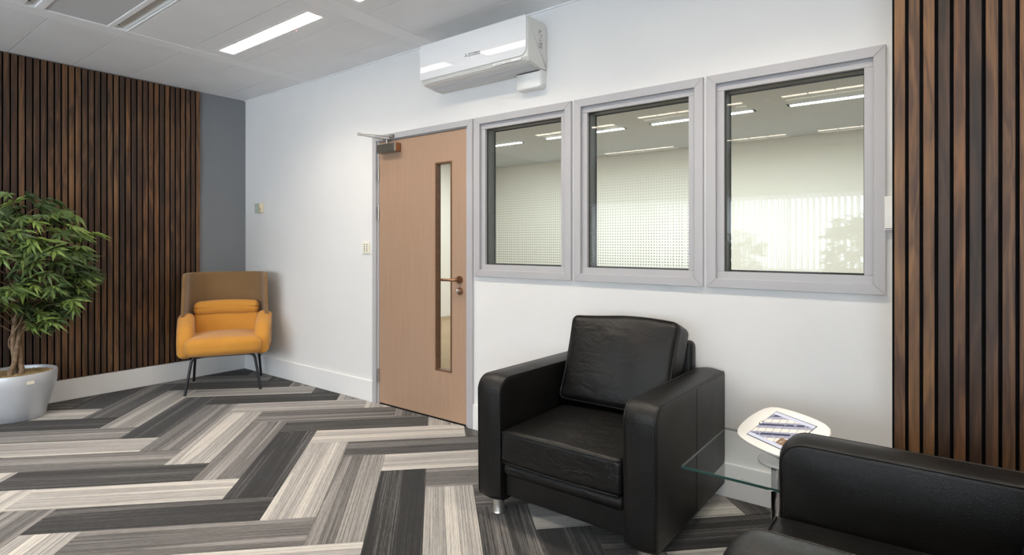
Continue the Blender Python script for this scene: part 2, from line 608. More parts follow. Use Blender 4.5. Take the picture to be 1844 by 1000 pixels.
def ring_frame(x0, x1, z0, z1, wid, y0, y1, bev=0.0, mitre=False):
    """rectangular picture-frame ring in the xz plane (outer size given)"""
    bm = bmesh.new()
    O = [(x0, z0), (x1, z0), (x1, z1), (x0, z1)]
    I = [(x0 + wid, z0 + wid), (x1 - wid, z0 + wid), (x1 - wid, z1 - wid), (x0 + wid, z1 - wid)]
    vo = {}
    for nm, P in (('o', O), ('i', I)):
        for y in (y0, y1):
            vo[nm, y] = [bm.verts.new((p[0], y, p[1])) for p in P]
    for k in range(4):
        l = (k + 1) % 4
        bm.faces.new((vo['o', y0][k], vo['o', y0][l], vo['i', y0][l], vo['i', y0][k]))
        bm.faces.new((vo['o', y1][k], vo['i', y1][k], vo['i', y1][l], vo['o', y1][l]))
        bm.faces.new((vo['o', y0][k], vo['o', y1][k], vo['o', y1][l], vo['o', y0][l]))
        bm.faces.new((vo['i', y0][k], vo['i', y0][l], vo['i', y1][l], vo['i', y1][k]))
    return bm

def mitred_piece(x0, x1, z0, z1, wid, y0, y1, side, bev=0.002, open_bottom=False):
    O = [(x0, z0), (x1, z0), (x1, z1), (x0, z1)]
    I = [(x0 + wid, z0 + wid), (x1 - wid, z0 + wid), (x1 - wid, z1 - wid), (x0 + wid, z1 - wid)]
    if open_bottom:
        I[0] = (x0 + wid, z0); I[1] = (x1 - wid, z0)
    k = side; l = (k + 1) % 4
    g = 0.0003
    P = [O[k], O[l], I[l], I[k]]
    bm = bmesh.new()
    a = [bm.verts.new((p[0], y0, p[1])) for p in P]
    b = [bm.verts.new((p[0], y1, p[1])) for p in P]
    bm.faces.new(a); bm.faces.new(list(reversed(b)))
    es = []
    for i in range(4):
        bm.faces.new((a[i], b[i], b[(i + 1) % 4], a[(i + 1) % 4]))
    if bev:
        fe = [e for e in bm.edges if all(abs(v.co.y - y0) < 1e-6 for v in e.verts)]
        bmesh.ops.bevel(bm, geom=fe, offset=bev, segments=1, affect='EDGES')
    return bm

def wall_with_holes(u0, u1, z0, z1, t0, t1, holes, along='x'):
    """solid wall; holes = [(ua, ub, za, zb)] cut right through"""
    us = sorted({u0, u1, *[h[0] for h in holes], *[h[1] for h in holes]})
    zs = sorted({z0, z1, *[h[2] for h in holes], *[h[3] for h in holes]})
    def solid(i, j):
        if i < 0 or j < 0 or i >= len(us) - 1 or j >= len(zs) - 1: return False
        c = ((us[i] + us[i + 1]) / 2, (zs[j] + zs[j + 1]) / 2)
        return not any(h[0] < c[0] < h[1] and h[2] < c[1] < h[3] for h in holes)
    bm = bmesh.new()
    cache = {}
    def V(u, t, z):
        k = (round(u, 5), round(t, 5), round(z, 5))
        if k not in cache:
            cache[k] = bm.verts.new((u, t, z) if along == 'x' else (t, u, z))
        return cache[k]
    for i in range(len(us) - 1):
        for j in range(len(zs) - 1):
            if not solid(i, j): continue
            a, b, c, d = us[i], us[i + 1], zs[j], zs[j + 1]
            for t in (t0, t1):
                bm.faces.new((V(a, t, c), V(b, t, c), V(b, t, d), V(a, t, d)))
            for di, dj, q in ((-1, 0, (a, a, c, d)), (1, 0, (b, b, c, d)), (0, -1, (a, b, c, c)), (0, 1, (a, b, d, d))):
                if not solid(i + di, j + dj):
                    p, r_, s, e = q
                    if p == r_: bm.faces.new((V(p, t0, s), V(p, t1, s), V(p, t1, e), V(p, t0, e)))
                    else: bm.faces.new((V(p, t0, s), V(r_, t0, s), V(r_, t1, s), V(p, t1, s)))
    return bm

def struct(name, bm, mat, label, cat, **kw):
    return tag(obj(name, bm, mat, **kw), label, cat, kind='structure')

def front(x, z, v):
    """a point read on the plane y=0, moved onto the parallel plane y=v along the line of sight"""
    k = (-CAMY + v) / -CAMY
    return CAMX + (x - CAMX) * k, CAMZ + (z - CAMZ) * k

# ================================================================= ROOM SHELL
RX, RY = 8.6, -6.25             # right and front limits of the room
WT = 0.13                       # thickness of the glazed wall
def wx(x): return front(x, 1.0, -0.018)[0]
def wz(z): return front(3.0, z, -0.018)[1]
WIN = [(wx(3.047), wx(3.807)), (wx(3.826), wx(4.588)), (wx(4.606), wx(5.363))]
WZ0, WZ1 = wz(1.030), wz(2.098)
FW = 0.0455
DX0, DX1, DZ1 = wx(1.977), wx(3.029), wz(2.098)
holes = [(a + 0.02, b - 0.02, WZ0 + 0.02, WZ1 - 0.02) for a, b in WIN]
holes.append((DX0 + 0.02, DX1 - 0.02, -0.01, DZ1 - 0.02))
struct('wall_back', wall_with_holes(-0.12, RX + 0.12, -0.01, H + 0.06, 0.0, WT, holes), 'wall_white',
       'white painted wall holding the door, the three windows and the air conditioner', 'wall')
struct('wall_left', nbox(-0.12, 0.0, RY - 0.12, 0.0, -0.01, H + 0.06), 'wall_grey',
       'dark grey painted wall behind the left wooden slat panel and orange chair', 'wall')
struct('wall_side', nbox(RX, RX + 0.12, RY - 0.12, 0.0, -0.01, H + 0.06), 'wall_white',
       'white side wall out of frame on the right', 'wall')
struct('wall_pier', nbox(5.4005, 6.45, -0.288, 0.0, 0.0, H), 'wall_white',
       'white projecting pier that carries the right wooden slat panel', 'wall')
FWIN = [(0.28, 2.42), (2.52, 4.98), (5.10, 8.30)]
FZ0, FZ1 = 0.82, 1.98
struct('wall_front', wall_with_holes(-0.12, RX + 0.12, -0.01, H + 0.06, RY - 0.12, RY, [(a, b, FZ0, FZ1) for a, b in FWIN]), 'wall_cream',
       'cream wall with the daylight windows, seen only mirrored in the glass', 'wall')

# baseboards
bb = 0.168
struct('baseboard_back', nbox(0.016, DX0 - 0.001, -0.016, 0.0, 0.0, bb, bev=0.003), 'skirting', 'white baseboard between the orange chair corner and the door', 'baseboard')
struct('baseboard_right', nbox(DX1 + 0.001, 5.40, -0.016, 0.0, 0.0, bb, bev=0.003), 'skirting', 'white baseboard below the three windows, behind the black armchair', 'baseboard')
struct('baseboard_left', nbox(0.0, 0.016, RY, 0.0, 0.0, bb, bev=0.003), 'skirting', 'white baseboard below the left wooden slat panel', 'baseboard')
struct('baseboard_pier', nbox(5.402, 6.45, -0.303, -0.289, 0.0, bb, bev=0.003), 'skirting', 'white baseboard at the foot of the right slat panel', 'baseboard')

# ---------------------------------------------------------------- carpet: herringbone planks, each its own piece of the floor
floor = struct('floor', nbox(-0.12, RX + 0.12, RY - 0.12, WT, -0.05, -0.006), 'black_felt', 'grey and cream herringbone carpet of long planks', 'floor')
PW, PL = 0.245, 0.98
RT = math.sqrt(0.5)
L_, M_, D_, MD, LM = 0.80, 0.50, 0.17, 0.33, 0.66
TONE = {
 'A-1,-8': MD, 'A-1,-7': L_, 'A-1,-6': D_, 'A-1,-5': M_, 'A-1,-4': L_, 'A-1,-3': M_, 'A-1,-2': D_, 'A-1,-1': L_, 'A-1,0': MD-.08, 'A-1,1': M_, 'A-1,2': L_,
 'A0,-9': M_, 'A0,-8': D_, 'A0,-7': M_, 'A0,-6': D_, 'A0,-5': LM, 'A0,-4': D_, 'A0,-3': LM+.06, 'A0,-2': M_, 'A0,-1': MD, 'A0,0': L_, 'A0,1': MD, 'A0,2': L_, 'A0,3': M_, 'A0,4': MD,
 'A0,5': L_, 'A0,6': D_, 'A0,7': L_,
 'B0,-9': MD, 'B0,-8': D_, 'B0,-7': MD, 'B0,-6': LM+.04, 'B0,-5': D_, 'B0,-4': M_, 'B0,-3': L_, 'B0,-2': M_, 'B0,-1': D_, 'B0,0': L_, 'B0,1': M_, 'B0,2': D_, 'B0,3': L_, 'B0,4': MD, 'B0,5': D_,
 'B1,-9': MD, 'B1,-8': M_, 'B1,-7': D_, 'B1,-6': M_, 'B1,-5': MD, 'B1,-4': LM, 'B1,-3': L_, 'B1,-2': M_, 'B1,-1': LM, 'B1,0': MD, 'B1,5': MD,
 'B-1,-2': L_, 'B-1,-1': M_, 'B-1,0': L_,
}
def clip_rect(poly, x0, x1, y0, y1):
    for ax, lim, sg in ((0, x0, 1), (0, x1, -1), (1, y0, 1), (1, y1, -1)):
        out = []
        for i, p in enumerate(poly):
            q = poly[i - 1]
            pi_, qi = (p[ax] - lim) * sg >= 0, (q[ax] - lim) * sg >= 0
            if pi_ != qi:
                t = (lim - q[ax]) / (p[ax] - q[ax])
                out.append((q[0] + (p[0] - q[0]) * t, q[1] + (p[1] - q[1]) * t))
            if pi_: out.append(p)
        poly = out
        if len(poly) < 3: return []
    clean = []
    for p in poly:
        if not clean or math.dist(p, clean[-1]) > 1e-4: clean.append(p)
    if len(clean) > 1 and math.dist(clean[0], clean[-1]) < 1e-4: clean.pop()
    return clean
g = 0.0006
nplank = 0
for j in range(-6, 7):
    for k in range(-34, 40):
        for ty in 'AB':
            s0, t0 = 1.11 + k * PW + j * PL, 2.05 + k * PW - j * PL
            if ty == 'A': s1, t1 = s0 + PL, t0 + PW
            else: t0 += PW; s1, t1 = s0 + PW, t0 + PL
            c = [(s0 + g, t0 + g), (s1 - g, t0 + g), (s1 - g, t1 - g), (s0 + g, t1 - g)]
            poly = clip_rect([((s + t) * RT, (s - t) * RT) for s, t in c], 0.0, RX, RY, 0.0)
            if len(poly) < 3: continue
            area = abs(sum(poly[i - 1][0] * poly[i][1] - poly[i][0] * poly[i - 1][1] for i in range(len(poly)))) / 2
            if area < 2e-4: continue
            sm, tm = (s0 + s1) / 2, (t0 + t1) / 2
            cx, cy = (sm + tm) * RT, (sm - tm) * RT
            ang = PI / 4 if ty == 'A' else -PI / 4
            ca, sa = math.cos(-ang), math.sin(-ang)
            loc = [((x - cx) * ca - (y - cy) * sa, (x - cx) * sa + (y - cy) * ca) for x, y in poly]
            ar = sum(loc[i - 1][0] * loc[i][1] - loc[i][0] * loc[i - 1][1] for i in range(len(loc)))
            if ar < 0: loc.reverse()
            ins = inset_poly(loc, 0.0012) if area > 0.01 else loc
            bm = bmesh.new()
            lo = [bm.verts.new((x, y, -0.006)) for x, y in loc]
            mi = [bm.verts.new((x, y, -0.0012)) for x, y in loc]
            hi = [bm.verts.new((x, y, 0.0)) for x, y in ins]
            n = len(loc)
            for i in range(n):
                q = (i + 1) % n
                bm.faces.new((lo[i], lo[q], mi[q], mi[i]))
                bm.faces.new((mi[i], mi[q], hi[q], hi[i]))
            bm.faces.new(hi)
            o = obj('carpet_plank', bm, 'carpet', floor, shift=False)
            o.location = (cx, cy, 0.0)
            o.rotation_euler = (0, 0, ang)
            key = f'{ty}{j},{k}'
            tn = TONE.get(key)
            if tn is None: tn = [L_, M_, D_][(k + j + (ty == 'B')) % 3]
            o['tone'] = float(tn) + random.uniform(-0.02, 0.02)
            nplank += 1

# ---------------------------------------------------------------- ceiling: strips and tray tiles
ceiling = struct('ceiling', nbox(-0.12, RX + 0.12, RY - 0.12, WT, H + 0.05, H + 0.11), 'ceiling_void', 'grey metal tile ceiling with wide strips between the rows', 'ceiling')
STR = [(1.055, 1.187), (2.560, 2.700), (4.073, 4.208), (5.580, 5.715), (7.088, 7.220)]
xs = [0.0] + [v for s in STR for v in s] + [RX]
for a, b in STR:
    obj('ceiling_strip', nbox(a, b, RY, -0.001, H - 0.002, H + 0.03, bev=0.0015), 'ceiling_strip', ceiling)
obj('edge_trim', nbox(0.0, 5.40, -0.012, -0.0005, H - 0.006, H + 0.0005), 'ceiling_strip', ceiling)
TJ = [-0.0005, -0.235] + [-0.235 - 0.3935 * i for i in range(1, 16)]
TJ = [t for t in TJ if t > RY + 0.05] + [RY]
GRILLE_Y = (-2.02, -1.4155)
FIXROWS = [-0.815, -3.03, -5.10]
def fixture_spot(bay, row):
    a, b = BAYS[bay]
    return (a + 0.125, b - 0.125, row)
BAYS = [(0.0, 1.055), (1.187, 2.560), (2.700, 4.073), (4.208, 5.580), (5.715, 7.088), (7.220, RX)]
FIX = [(b, r) for b in (2, 3, 4) for r in FIXROWS] + [(1, -0.815), (1, -2.400), (1, -3.187), (1, -5.10)]  # second-last fixture is added to brighten the left baseboard and planter
for bi, (a, b) in enumerate(BAYS):
    for y1, y0 in zip(TJ, TJ[1:]):
        parts = [(a, b, y0, y1)]
        if bi == 1 and y0 < GRILLE_Y[1] - 0.05 and y1 > GRILLE_Y[0] + 0.01:
            if y0 < GRILLE_Y[0] - 0.02: parts = [(a, b, y0, GRILLE_Y[0])]
            else: continue
        hole = None
        for fb, fr in FIX:
            if fb == bi and y0 < fr < y1: hole = (a + 0.085, b - 0.085, fr - 0.082, fr + 0.082)
            elif fb == bi and (y0 < fr - 0.08 < y1 or y0 < fr + 0.08 < y1): hole = hole
        for p in parts:
            gx, gy = 0.0020, 0.0020
            x0, x1, ya, yb = p[0] + gx, p[1] - gx, p[2] + gy, p[3] - gy
            if hole and not (ya < hole[2] and hole[3] < yb):
                hole = (hole[0], hole[1], max(hole[2], ya + 0.01), min(hole[3], yb - 0.01))
            if hole:
                hx0, hx1, hy0, hy1 = hole
                bm = bmesh.new()
                def rect(X0, X1, Y0, Y1, Z): return [bm.verts.new(q) for q in ((X0, Y0, Z), (X1, Y0, Z), (X1, Y1, Z), (X0, Y1, Z))]
                o0, i0 = rect(x0, x1, ya, yb, H), rect(hx0, hx1, hy0, hy1, H)
                o1, i1 = rect(x0, x1, ya, yb, H + 0.03), rect(hx0, hx1, hy0, hy1, H + 0.03)
                for q in range(4):
                    s = (q + 1) % 4
                    bm.faces.new((o0[q], o0[s], i0[s], i0[q])); bm.faces.new((o1[q], i1[q], i1[s], o1[s]))
                    bm.faces.new((o0[q], o1[q], o1[s], o0[s])); bm.faces.new((i0[q], i0[s], i1[s], i1[q]))
            else:
                bm = nbox(x0, x1, ya, yb, H, H + 0.03, bev=0.0012)
            obj('ceiling_tile', bm, 'ceiling_metal', ceiling)
            hole = None

# ceiling lights
def light_fixture(bay, row, label, lit='lamp', group=None):
    a, b = BAYS[bay]
    x0, x1 = a + 0.087, b - 0.087
    y0, y1 = row - 0.080, row + 0.080
    t = thing('ceiling_light', label, 'ceiling light', ((x0 + x1) / 2, row, H), group=group)
    dx0, dx1, dy0, dy1 = x0 + 0.030, x1 - 0.030, row - 0.052, row + 0.052
    bm = bmesh.new()
    def rect(X0, X1, Y0, Y1, Z): return [bm.verts.new(q) for q in ((X0, Y0, Z), (X1, Y0, Z), (X1, Y1, Z), (X0, Y1, Z))]
    o0, i0 = rect(x0, x1, y0, y1, H - 0.001), rect(dx0, dx1, dy0, dy1, H - 0.001)
    o1, i1 = rect(x0, x1, y0, y1, H + 0.012), rect(dx0, dx1, dy0, dy1, H + 0.012)
    for q in range(4):
        s = (q + 1) % 4
        bm.faces.new((o0[q], o0[s], i0[s], i0[q])); bm.faces.new((o1[q], i1[q], i1[s], o1[s]))
        bm.faces.new((o0[q], o1[q], o1[s], o0[s])); bm.faces.new((i0[q], i0[s], i1[s], i1[q]))
    obj('frame', bm, 'ceiling_strip', t)
    obj('diffuser', nbox(dx0 + 0.001, dx1 - 0.001, dy0 + 0.001, dy1 - 0.001, H + 0.004, H + 0.010), lit, t)
    al = bpy.data.lights.new('louvre_beam', 'AREA')
    al.shape = 'RECTANGLE'; al.size = dx1 - dx0; al.size_y = dy1 - dy0
    al.energy = FIX_W; al.color = FIX_C; al.spread = R(FIX_SPREAD)
    lo = bpy.data.objects.new('louvre_beam', al); COL.objects.link(lo)
    lo.parent = t; lo.location = (0, 0, 0.001)
    n = 5
    for i in range(1, n):
        xx = dx0 + (dx1 - dx0) * i / n
        obj('divider', nbox(xx - 0.004, xx + 0.004, dy0 + 0.0005, dy1 - 0.0005, H - 0.0005, H + 0.0038), 'white_plastic', t)
    lx = x0 + (x1 - x0) * 0.70
    bm = bmesh.new(); bmesh.ops.create_uvsphere(bm, u_segments=8, v_segments=6, radius=0.0045)
    bmesh.ops.translate(bm, verts=bm.verts, vec=(lx, y1 - 0.006, H - 0.001))
    obj('indicator_lamp', bm, 'led', t)
    return t
for b, r in FIX:
    if (b, r) == (1, -0.815): lab, gp = 'long lit ceiling light above the door, whole in view', None
    elif (b, r) == (2, -0.815): lab, gp = 'lit ceiling light cut off by the top edge, before the air conditioner', None
    else:
        lab = {(3, -3.03): 'lit ceiling light mirrored at the upper right of the largest window',
               (2, -3.03): 'lit ceiling light mirrored at the upper right of the middle window',
               (2, -5.10): 'lit ceiling light mirrored lower left in the largest window, above the blinds',
               (3, -5.10): 'lit ceiling light mirrored lower right in the largest window, above the blinds',
               (1, -5.10): 'lit ceiling light mirrored low in the middle window, above the blinds',
               (1, -3.187): 'added ceiling light to brighten the left baseboard, mirrored in the middle window'}.get((b, r), 'lit ceiling light of the same row, outside the picture')
        gp = 'ceiling lights behind the viewer'
    light_fixture(b, r, lab, group=gp)

# return air grille in the tile row nearest the left slat panel
ga, gb = BAYS[1][0] + 0.002, BAYS[1][1] - 0.002
t = thing('air_grille', 'ceiling return air grille with perforated panel and open slot, top left', 'air grille', ((ga + gb) / 2, -1.72, H))
obj('perforated_panel', nbox(ga + 0.003, gb, -1.862, -1.535, H + 0.004, H + 0.010), 'perforated', t)
for y0, y1 in ((-1.535, -1.503), (-1.905, -1.862), (-2.02, -1.957), (-1.428, -1.417)):
    obj('grille_rail', nbox(ga, gb, y0, y1, H - 0.001, H + 0.03, bev=0.0015), 'ceiling_strip', t)
bm = bmesh.new()
q = [(-1.480, H + 0.045), (-1.435, H + 0.006), (-1.4345, H + 0.012), (-1.478, H + 0.049)]
obj('slot_blade', loft(q, [(ga + 0.002, 0), (gb - 0.002, 0)]), 'white_plastic', t)
obj('slot_blade', loft([(y - 0.462, z) for y, z in q], [(ga + 0.002, 0), (gb - 0.002, 0)]), 'white_plastic', t)

# ================================================================= DOOR
door = thing('door_1', 'copper tan flush door with narrow glass strip and grey frame', 'door', ((DX0 + DX1) / 2, 0, 0), kind='structure')
for s in (1, 2, 3):
    obj('architrave', mitred_piece(DX0, DX1, 0.0, DZ1, FW * 0.94, -0.018, 0.0, s, 0.002, open_bottom=True), 'frame_grey', door)
# door lining (jambs and head) with a stop
j0, j1 = DX0 + 0.030, DX1 - 0.030
for x0, x1 in ((DX0 + 0.021, 2.0585), (2.9755, DX1 - 0.021)):
    obj('jamb', nbox(x0, x1, 0.0005, WT, 0.0, DZ1 - 0.022), 'frame_grey', door)
obj('head_jamb', nbox(2.0585, 2.9755, 0.0005, WT, 2.045, DZ1 - 0.022), 'frame_grey', door)
LX0, LX1, LZ0, LZ1 = 2.0605, 2.9735, 0.010, 2.041
VX0, VX1, VZ0, VZ1 = 2.676, 2.838, 0.345, 1.830
leaf = obj('door_leaf', wall_with_holes(LX0, LX1, LZ0, LZ1, 0.004, 0.048, [(VX0, VX1, VZ0, VZ1)]), 'door', door)
obj('glazing_bead', ring_frame(VX0, VX1, VZ0, VZ1, 0.012, 0.0015, 0.046), 'dark_wood', leaf)
obj('glass_strip', nbox(VX0 + 0.012, VX1 - 0.012, 0.030, 0.036, VZ0 + 0.012, VZ1 - 0.012), 'glass', leaf)
# lever handle and lock
def disc_y(cx, cz, r, y0, y1, n=24):
    bm = bmesh.new()
    a = [bm.verts.new((cx + r * math.cos(2 * PI * k / n), y0, cz + r * math.sin(2 * PI * k / n))) for k in range(n)]
    b = [bm.verts.new((cx + r * math.cos(2 * PI * k / n), y1, cz + r * math.sin(2 * PI * k / n))) for k in range(n)]
    for k in range(n): bm.faces.new((a[k], a[(k + 1) % n], b[(k + 1) % n], b[k]))
    bm.faces.new(a); bm.faces.new(b)
    return bm
hx, hz = 2.914, 1.000
bm = disc_y(hx, hz, 0.027, -0.006, 0.004)
handle = obj('lever_handle', bm, 'bronze', door); smooth_angle(handle)
lever = [(hx, 0.0, hz), (hx, -0.035, hz), (hx - 0.006, -0.047, hz), (hx - 0.016, -0.052, hz), (hx - 0.135, -0.052, hz - 0.001)]
smooth_angle(obj('lever', tube(lever, 0.0095, 12), 'bronze', handle))
lock = obj('lock_rose', disc_y(hx + 0.003, 0.922, 0.026, -0.005, 0.004), 'bronze', door); smooth_angle(lock)
smooth_angle(obj('lock_cylinder', disc_y(hx + 0.003, 0.924, 0.010, -0.012, -0.004), 'chrome', lock))
obj('thumb_turn', rbox(0.010, 0.022, 0.026, 0.004, 2, 2), 'chrome', lock, shift=False, smooth=True).location = (hx + 0.003 - door.location.x, -0.022, 0.926)
for z0, z1 in ((1.737, 1.845), (1.437, 1.548), (0.166, 0.272)):
    hg = obj('hinge', nbox(2.0435, 2.0585, -0.004, 0.0005, z0, z1, bev=0.001), 'steel', door)
    smooth_angle(obj('hinge_knuckle', tube([(2.0590, -0.003, z0), (2.0590, -0.003, z1)], 0.0055, 10), 'steel', hg))
# closer: body on the leaf, two arm links, shoe on the head architrave
cl = obj('closer_body', nbox(2.094, 2.305, -0.052, 0.004, 1.945, 2.012, bev=0.003), 'dark_steel', door)
obj('closer_end_cap', nbox(2.3055, 2.312, -0.051, 0.003, 1.946, 2.011, bev=0.002), 'bronze', cl)
smooth_angle(obj('closer_spindle', tube([(2.185, -0.026, 2.0125), (2.185, -0.026, 2.043)], 0.009, 10), 'steel', cl))
def bar(p, q, wdt, th):
    p, q = Vector(p), Vector(q)
    d = (q - p).normalized(); sd = d.cross(Vector((0, 0, 1))).normalized() * wdt / 2; up = Vector((0, 0, th / 2))
    bm = bmesh.new()
    a = [bm.verts.new(p + o_) for o_ in (-sd - up, sd - up, sd + up, -sd + up)]
    b = [bm.verts.new(q + o_) for o_ in (-sd - up, sd - up, sd + up, -sd + up)]
    for k in range(4): bm.faces.new((a[k], a[(k + 1) % 4], b[(k + 1) % 4], b[k]))
    bm.faces.new(a); bm.faces.new(b)
    return bm
elbow = (2.118, -0.235, 2.058)
obj('closer_arm', bar((2.185, -0.026, 2.046), elbow, 0.020, 0.006), 'steel', cl)
obj('closer_arm', bar((elbow[0], elbow[1], 2.066), (2.235, -0.024, 2.066), 0.016, 0.006), 'steel', cl)
smooth_angle(obj('closer_pivot', tube([(elbow[0], elbow[1], 2.052), (elbow[0], elbow[1], 2.074)], 0.011, 10), 'steel', cl))
obj('closer_shoe', nbox(2.215, 2.262, -0.036, -0.0185, 2.055, 2.078, bev=0.002), 'dark_steel', cl)

# ================================================================= INTERNAL WINDOWS
WLAB = ['grey framed internal window next to the door, smallest in view',
        'grey framed internal window in the middle of the three',
        'grey framed internal window beside the right slat panel, largest in view']
for i, (a, b) in enumerate(WIN):
    wn = thing(f'window_{i + 1}', WLAB[i], 'window', ((a + b) / 2, 0, WZ0), kind='structure')
    for s in range(4):
        obj('architrave', mitred_piece(a, b, WZ0, WZ1, FW, -0.018, 0.0, s, 0.002), 'frame_grey', wn)
    A0, B0, C0, D0 = a + FW - 0.004, b - FW + 0.004, WZ0 + FW - 0.004, WZ1 - FW + 0.004
    sw = 0.039
    # stepped sash set back behind the architrave
    for (x0, x1, z0, z1) in ((A0, B0, D0 - sw, D0), (A0, B0, C0, C0 + sw), (A0, A0 + sw, C0 + sw, D0 - sw), (B0 - sw, B0, C0 + sw, D0 - sw)):
        obj('sash', nbox(x0 + 0.0003, x1 - 0.0003, 0.002, 0.022, z0 + 0.0003, z1 - 0.0003, bev=0.001), 'frame_grey', wn)
    gx0, gx1, gz0, gz1 = A0 + sw, B0 - sw, C0 + sw, D0 - sw
    obj('reveal', ring_frame(gx0 - 0.012, gx1 + 0.012, gz0 - 0.012, gz1 + 0.012, 0.011, 0.0225, 0.114), 'reveal_grey', wn)
    obj('gasket', ring_frame(gx0 - 0.001, gx1 + 0.001, gz0 - 0.001, gz1 + 0.001, 0.004, 0.023, 0.0285), 'gasket', wn)
    obj('pane', nbox(gx0 + 0.0005, gx1 - 0.0005, 0.0290, 0.0335, gz0 + 0.0005, gz1 - 0.0005), 'glass', wn)
    obj('gasket', ring_frame(gx0 - 0.001, gx1 + 0.001, gz0 - 0.001, gz1 + 0.001, 0.006, 0.102, 0.1075), 'gasket', wn)
    obj('pane', nbox(gx0 + 0.0005, gx1 - 0.0005, 0.108, 0.1125, gz0 + 0.0005, gz1 - 0.0005), 'glass_inner', wn)
    if i < 2:
        f = obj('dot_film', nbox(gx0 + 0.001, gx1 - 0.001, 0.0340, 0.0344, gz0 + 0.001, gz0 + 0.62), 'dot_film', wn)
        # film coordinates start at the foot of the glass
        off = Vector((gx0, 0.034, gz0)) - Vector(wn.location)
        f.data.transform(Matrix.Translation(-off)); f.location = off

# ================================================================= THE ROOM BEYOND THE GLASS
OY = 5.4
struct('wall_beyond_far', nbox(-1.2, 7.2, OY, OY + 0.1, -0.01, H + 0.06), 'wall_cream', 'cream far wall of the room beyond the glass', 'wall')
struct('wall_beyond_left', nbox(-1.3, -1.2, WT, OY + 0.1, -0.01, H + 0.06), 'wall_cream', 'cream left wall of the room beyond the glass', 'wall')
struct('wall_beyond_right', nbox(7.2, 7.3, WT, OY + 0.1, -0.01, H + 0.06), 'wall_cream', 'cream right wall of the room beyond the glass', 'wall')
struct('floor_beyond', nbox(-1.3, 7.3, WT + 0.0005, OY + 0.1, -0.05, 0.0), 'floor_other', 'plain floor of the room beyond the glass', 'floor')
struct('ceiling_beyond', nbox(-1.3, 7.3, WT, OY + 0.1, H, H + 0.04), 'ceiling_beyond', 'grey ceiling of the room beyond the glass', 'ceiling')
for cxx, wh in ((0.30, 'at the left of the smallest window'), (1.873, 'at the right of the smallest window'), (3.386, 'at the right of the middle window'), (4.894, 'at the right of the largest window')):
    t = thing('office_light', 'lit ceiling light beyond the glass, seen ' + wh, 'ceiling light', (cxx, 3.5, H), group='lights in the room beyond the glass')
    obj('frame', ring_frame(cxx - 0.60, cxx + 0.60, -0.060, 0.060, 0.028, 0.0, 0.014), 'ceiling_strip', t, shift=False)
    fr_ = t.children[0]; fr_.data.transform(Matrix.Translation((-cxx, 0, 0))); fr_.data.transform(Matrix.Rotation(R(90), 4, 'X'))
    obj('diffuser', nbox(-0.57, 0.57, -0.022, 0.022, -0.010, -0.002), 'lamp_other', t, shift=False)
    al = bpy.data.lights.new('office_beam', 'AREA'); al.shape = 'RECTANGLE'; al.size = 1.14; al.size_y = 0.10
    al.energy = OTHER_W; al.color = OTHER_C
    lo = bpy.data.objects.new('office_beam', al); COL.objects.link(lo); lo.parent = t; lo.location = (0, 0, -0.012)

# ================================================================= FRONT WINDOWS WITH VERTICAL BLINDS (behind the viewer, mirrored in the glass)
for i, (a, b) in enumerate(FWIN):
    wn = thing(f'window_{i + 4}', 'daylight window with vertical blinds, mirrored in the internal glass', 'window', ((a + b) / 2, RY, FZ0), kind='structure')
    obj('frame', ring_frame(a + 0.001, b - 0.001, FZ0 + 0.001, FZ1 - 0.001, 0.05, RY - 0.11, RY - 0.06), 'frame_grey', wn)
    obj('mullion', nbox((a + b) / 2 - 0.03, (a + b) / 2 + 0.03, RY - 0.105, RY - 0.065, FZ0 + 0.052, FZ1 - 0.052), 'frame_grey', wn)
    obj('sky_pane', nbox(a + 0.03, b - 0.03, RY - 0.100, RY - 0.094, FZ0 + 0.03, FZ1 - 0.03), 'sky_pane', wn)
    bl = thing('vertical_blind', ('white vertical blind mirrored in the middle window', 'white vertical blind mirrored across the largest window', 'white vertical blind on the last daylight window, outside the picture')[i], 'window blind', ((a + b) / 2, RY + 0.09, FZ0), group='vertical blinds')
    obj('headrail', nbox(a - 0.05, b + 0.05, RY + 0.065, RY + 0.115, FZ1 + 0.0, FZ1 + 0.045, bev=0.003), 'white_plastic', bl)
    n = int((b - a) / 0.078)
    me0 = None
    for s in range(n + 1):
        xx = a + (b - a) * s / n
        if me0 is None:
            bm = nbox(-0.044, 0.044, -0.0008, 0.0008, 0, FZ1 - FZ0 + 0.01)
            o = obj('blind_slat', bm, 'blind', bl, shift=False); me0 = o.data
        else:
            o = bpy.data.objects.new('blind_slat', me0); COL.objects.link(o); o.parent = bl
        o.location = (xx - (a + b) / 2, 0, -0.012)
        o.rotation_euler = (0, 0, R(122 + random.uniform(-5, 5)))

# ================================================================= SLAT PANELS
def slat_panel(name, label, slats, mk_backing, mk_slat, loc):
    t = thing(name, label, 'wall panel', loc)
    mk_backing(t)
    me = None
    for s in slats:
        mk_slat(t, s)
    return t
t = thing('slat_panel', 'dark walnut slat panel on the left wall behind plant and orange chair', 'wall panel', (0, -1.2, 0.17))
P0, PITCH, SWD = -0.4455, 0.04372, 0.0335
yend = P0 - 0.0437 * 62
SZ0, SZ1 = 0.171, H - 0.0075
obj('felt_backing', nbox(0.0005, 0.0055, yend + 0.004, P0, SZ0, SZ1), 'black_felt', t)
bm = nbox(0.0057, 0.0215, -SWD / 2, SWD / 2, 0, SZ1 - SZ0 - 0.0005, bev=0.0012)
sl0 = obj('slat', bm, None, t, shift=False, mats=['walnut', 'black_felt'])
for p in sl0.data.polygons: p.material_index = 1 if abs(p.normal.y) > 0.9 else 0
for i in range(62):
    o = sl0 if i == 0 else sl0.copy()
    if i: COL.objects.link(o)
    o.location = (0, P0 - SWD / 2 - i * PITCH + 1.2, 0.001)
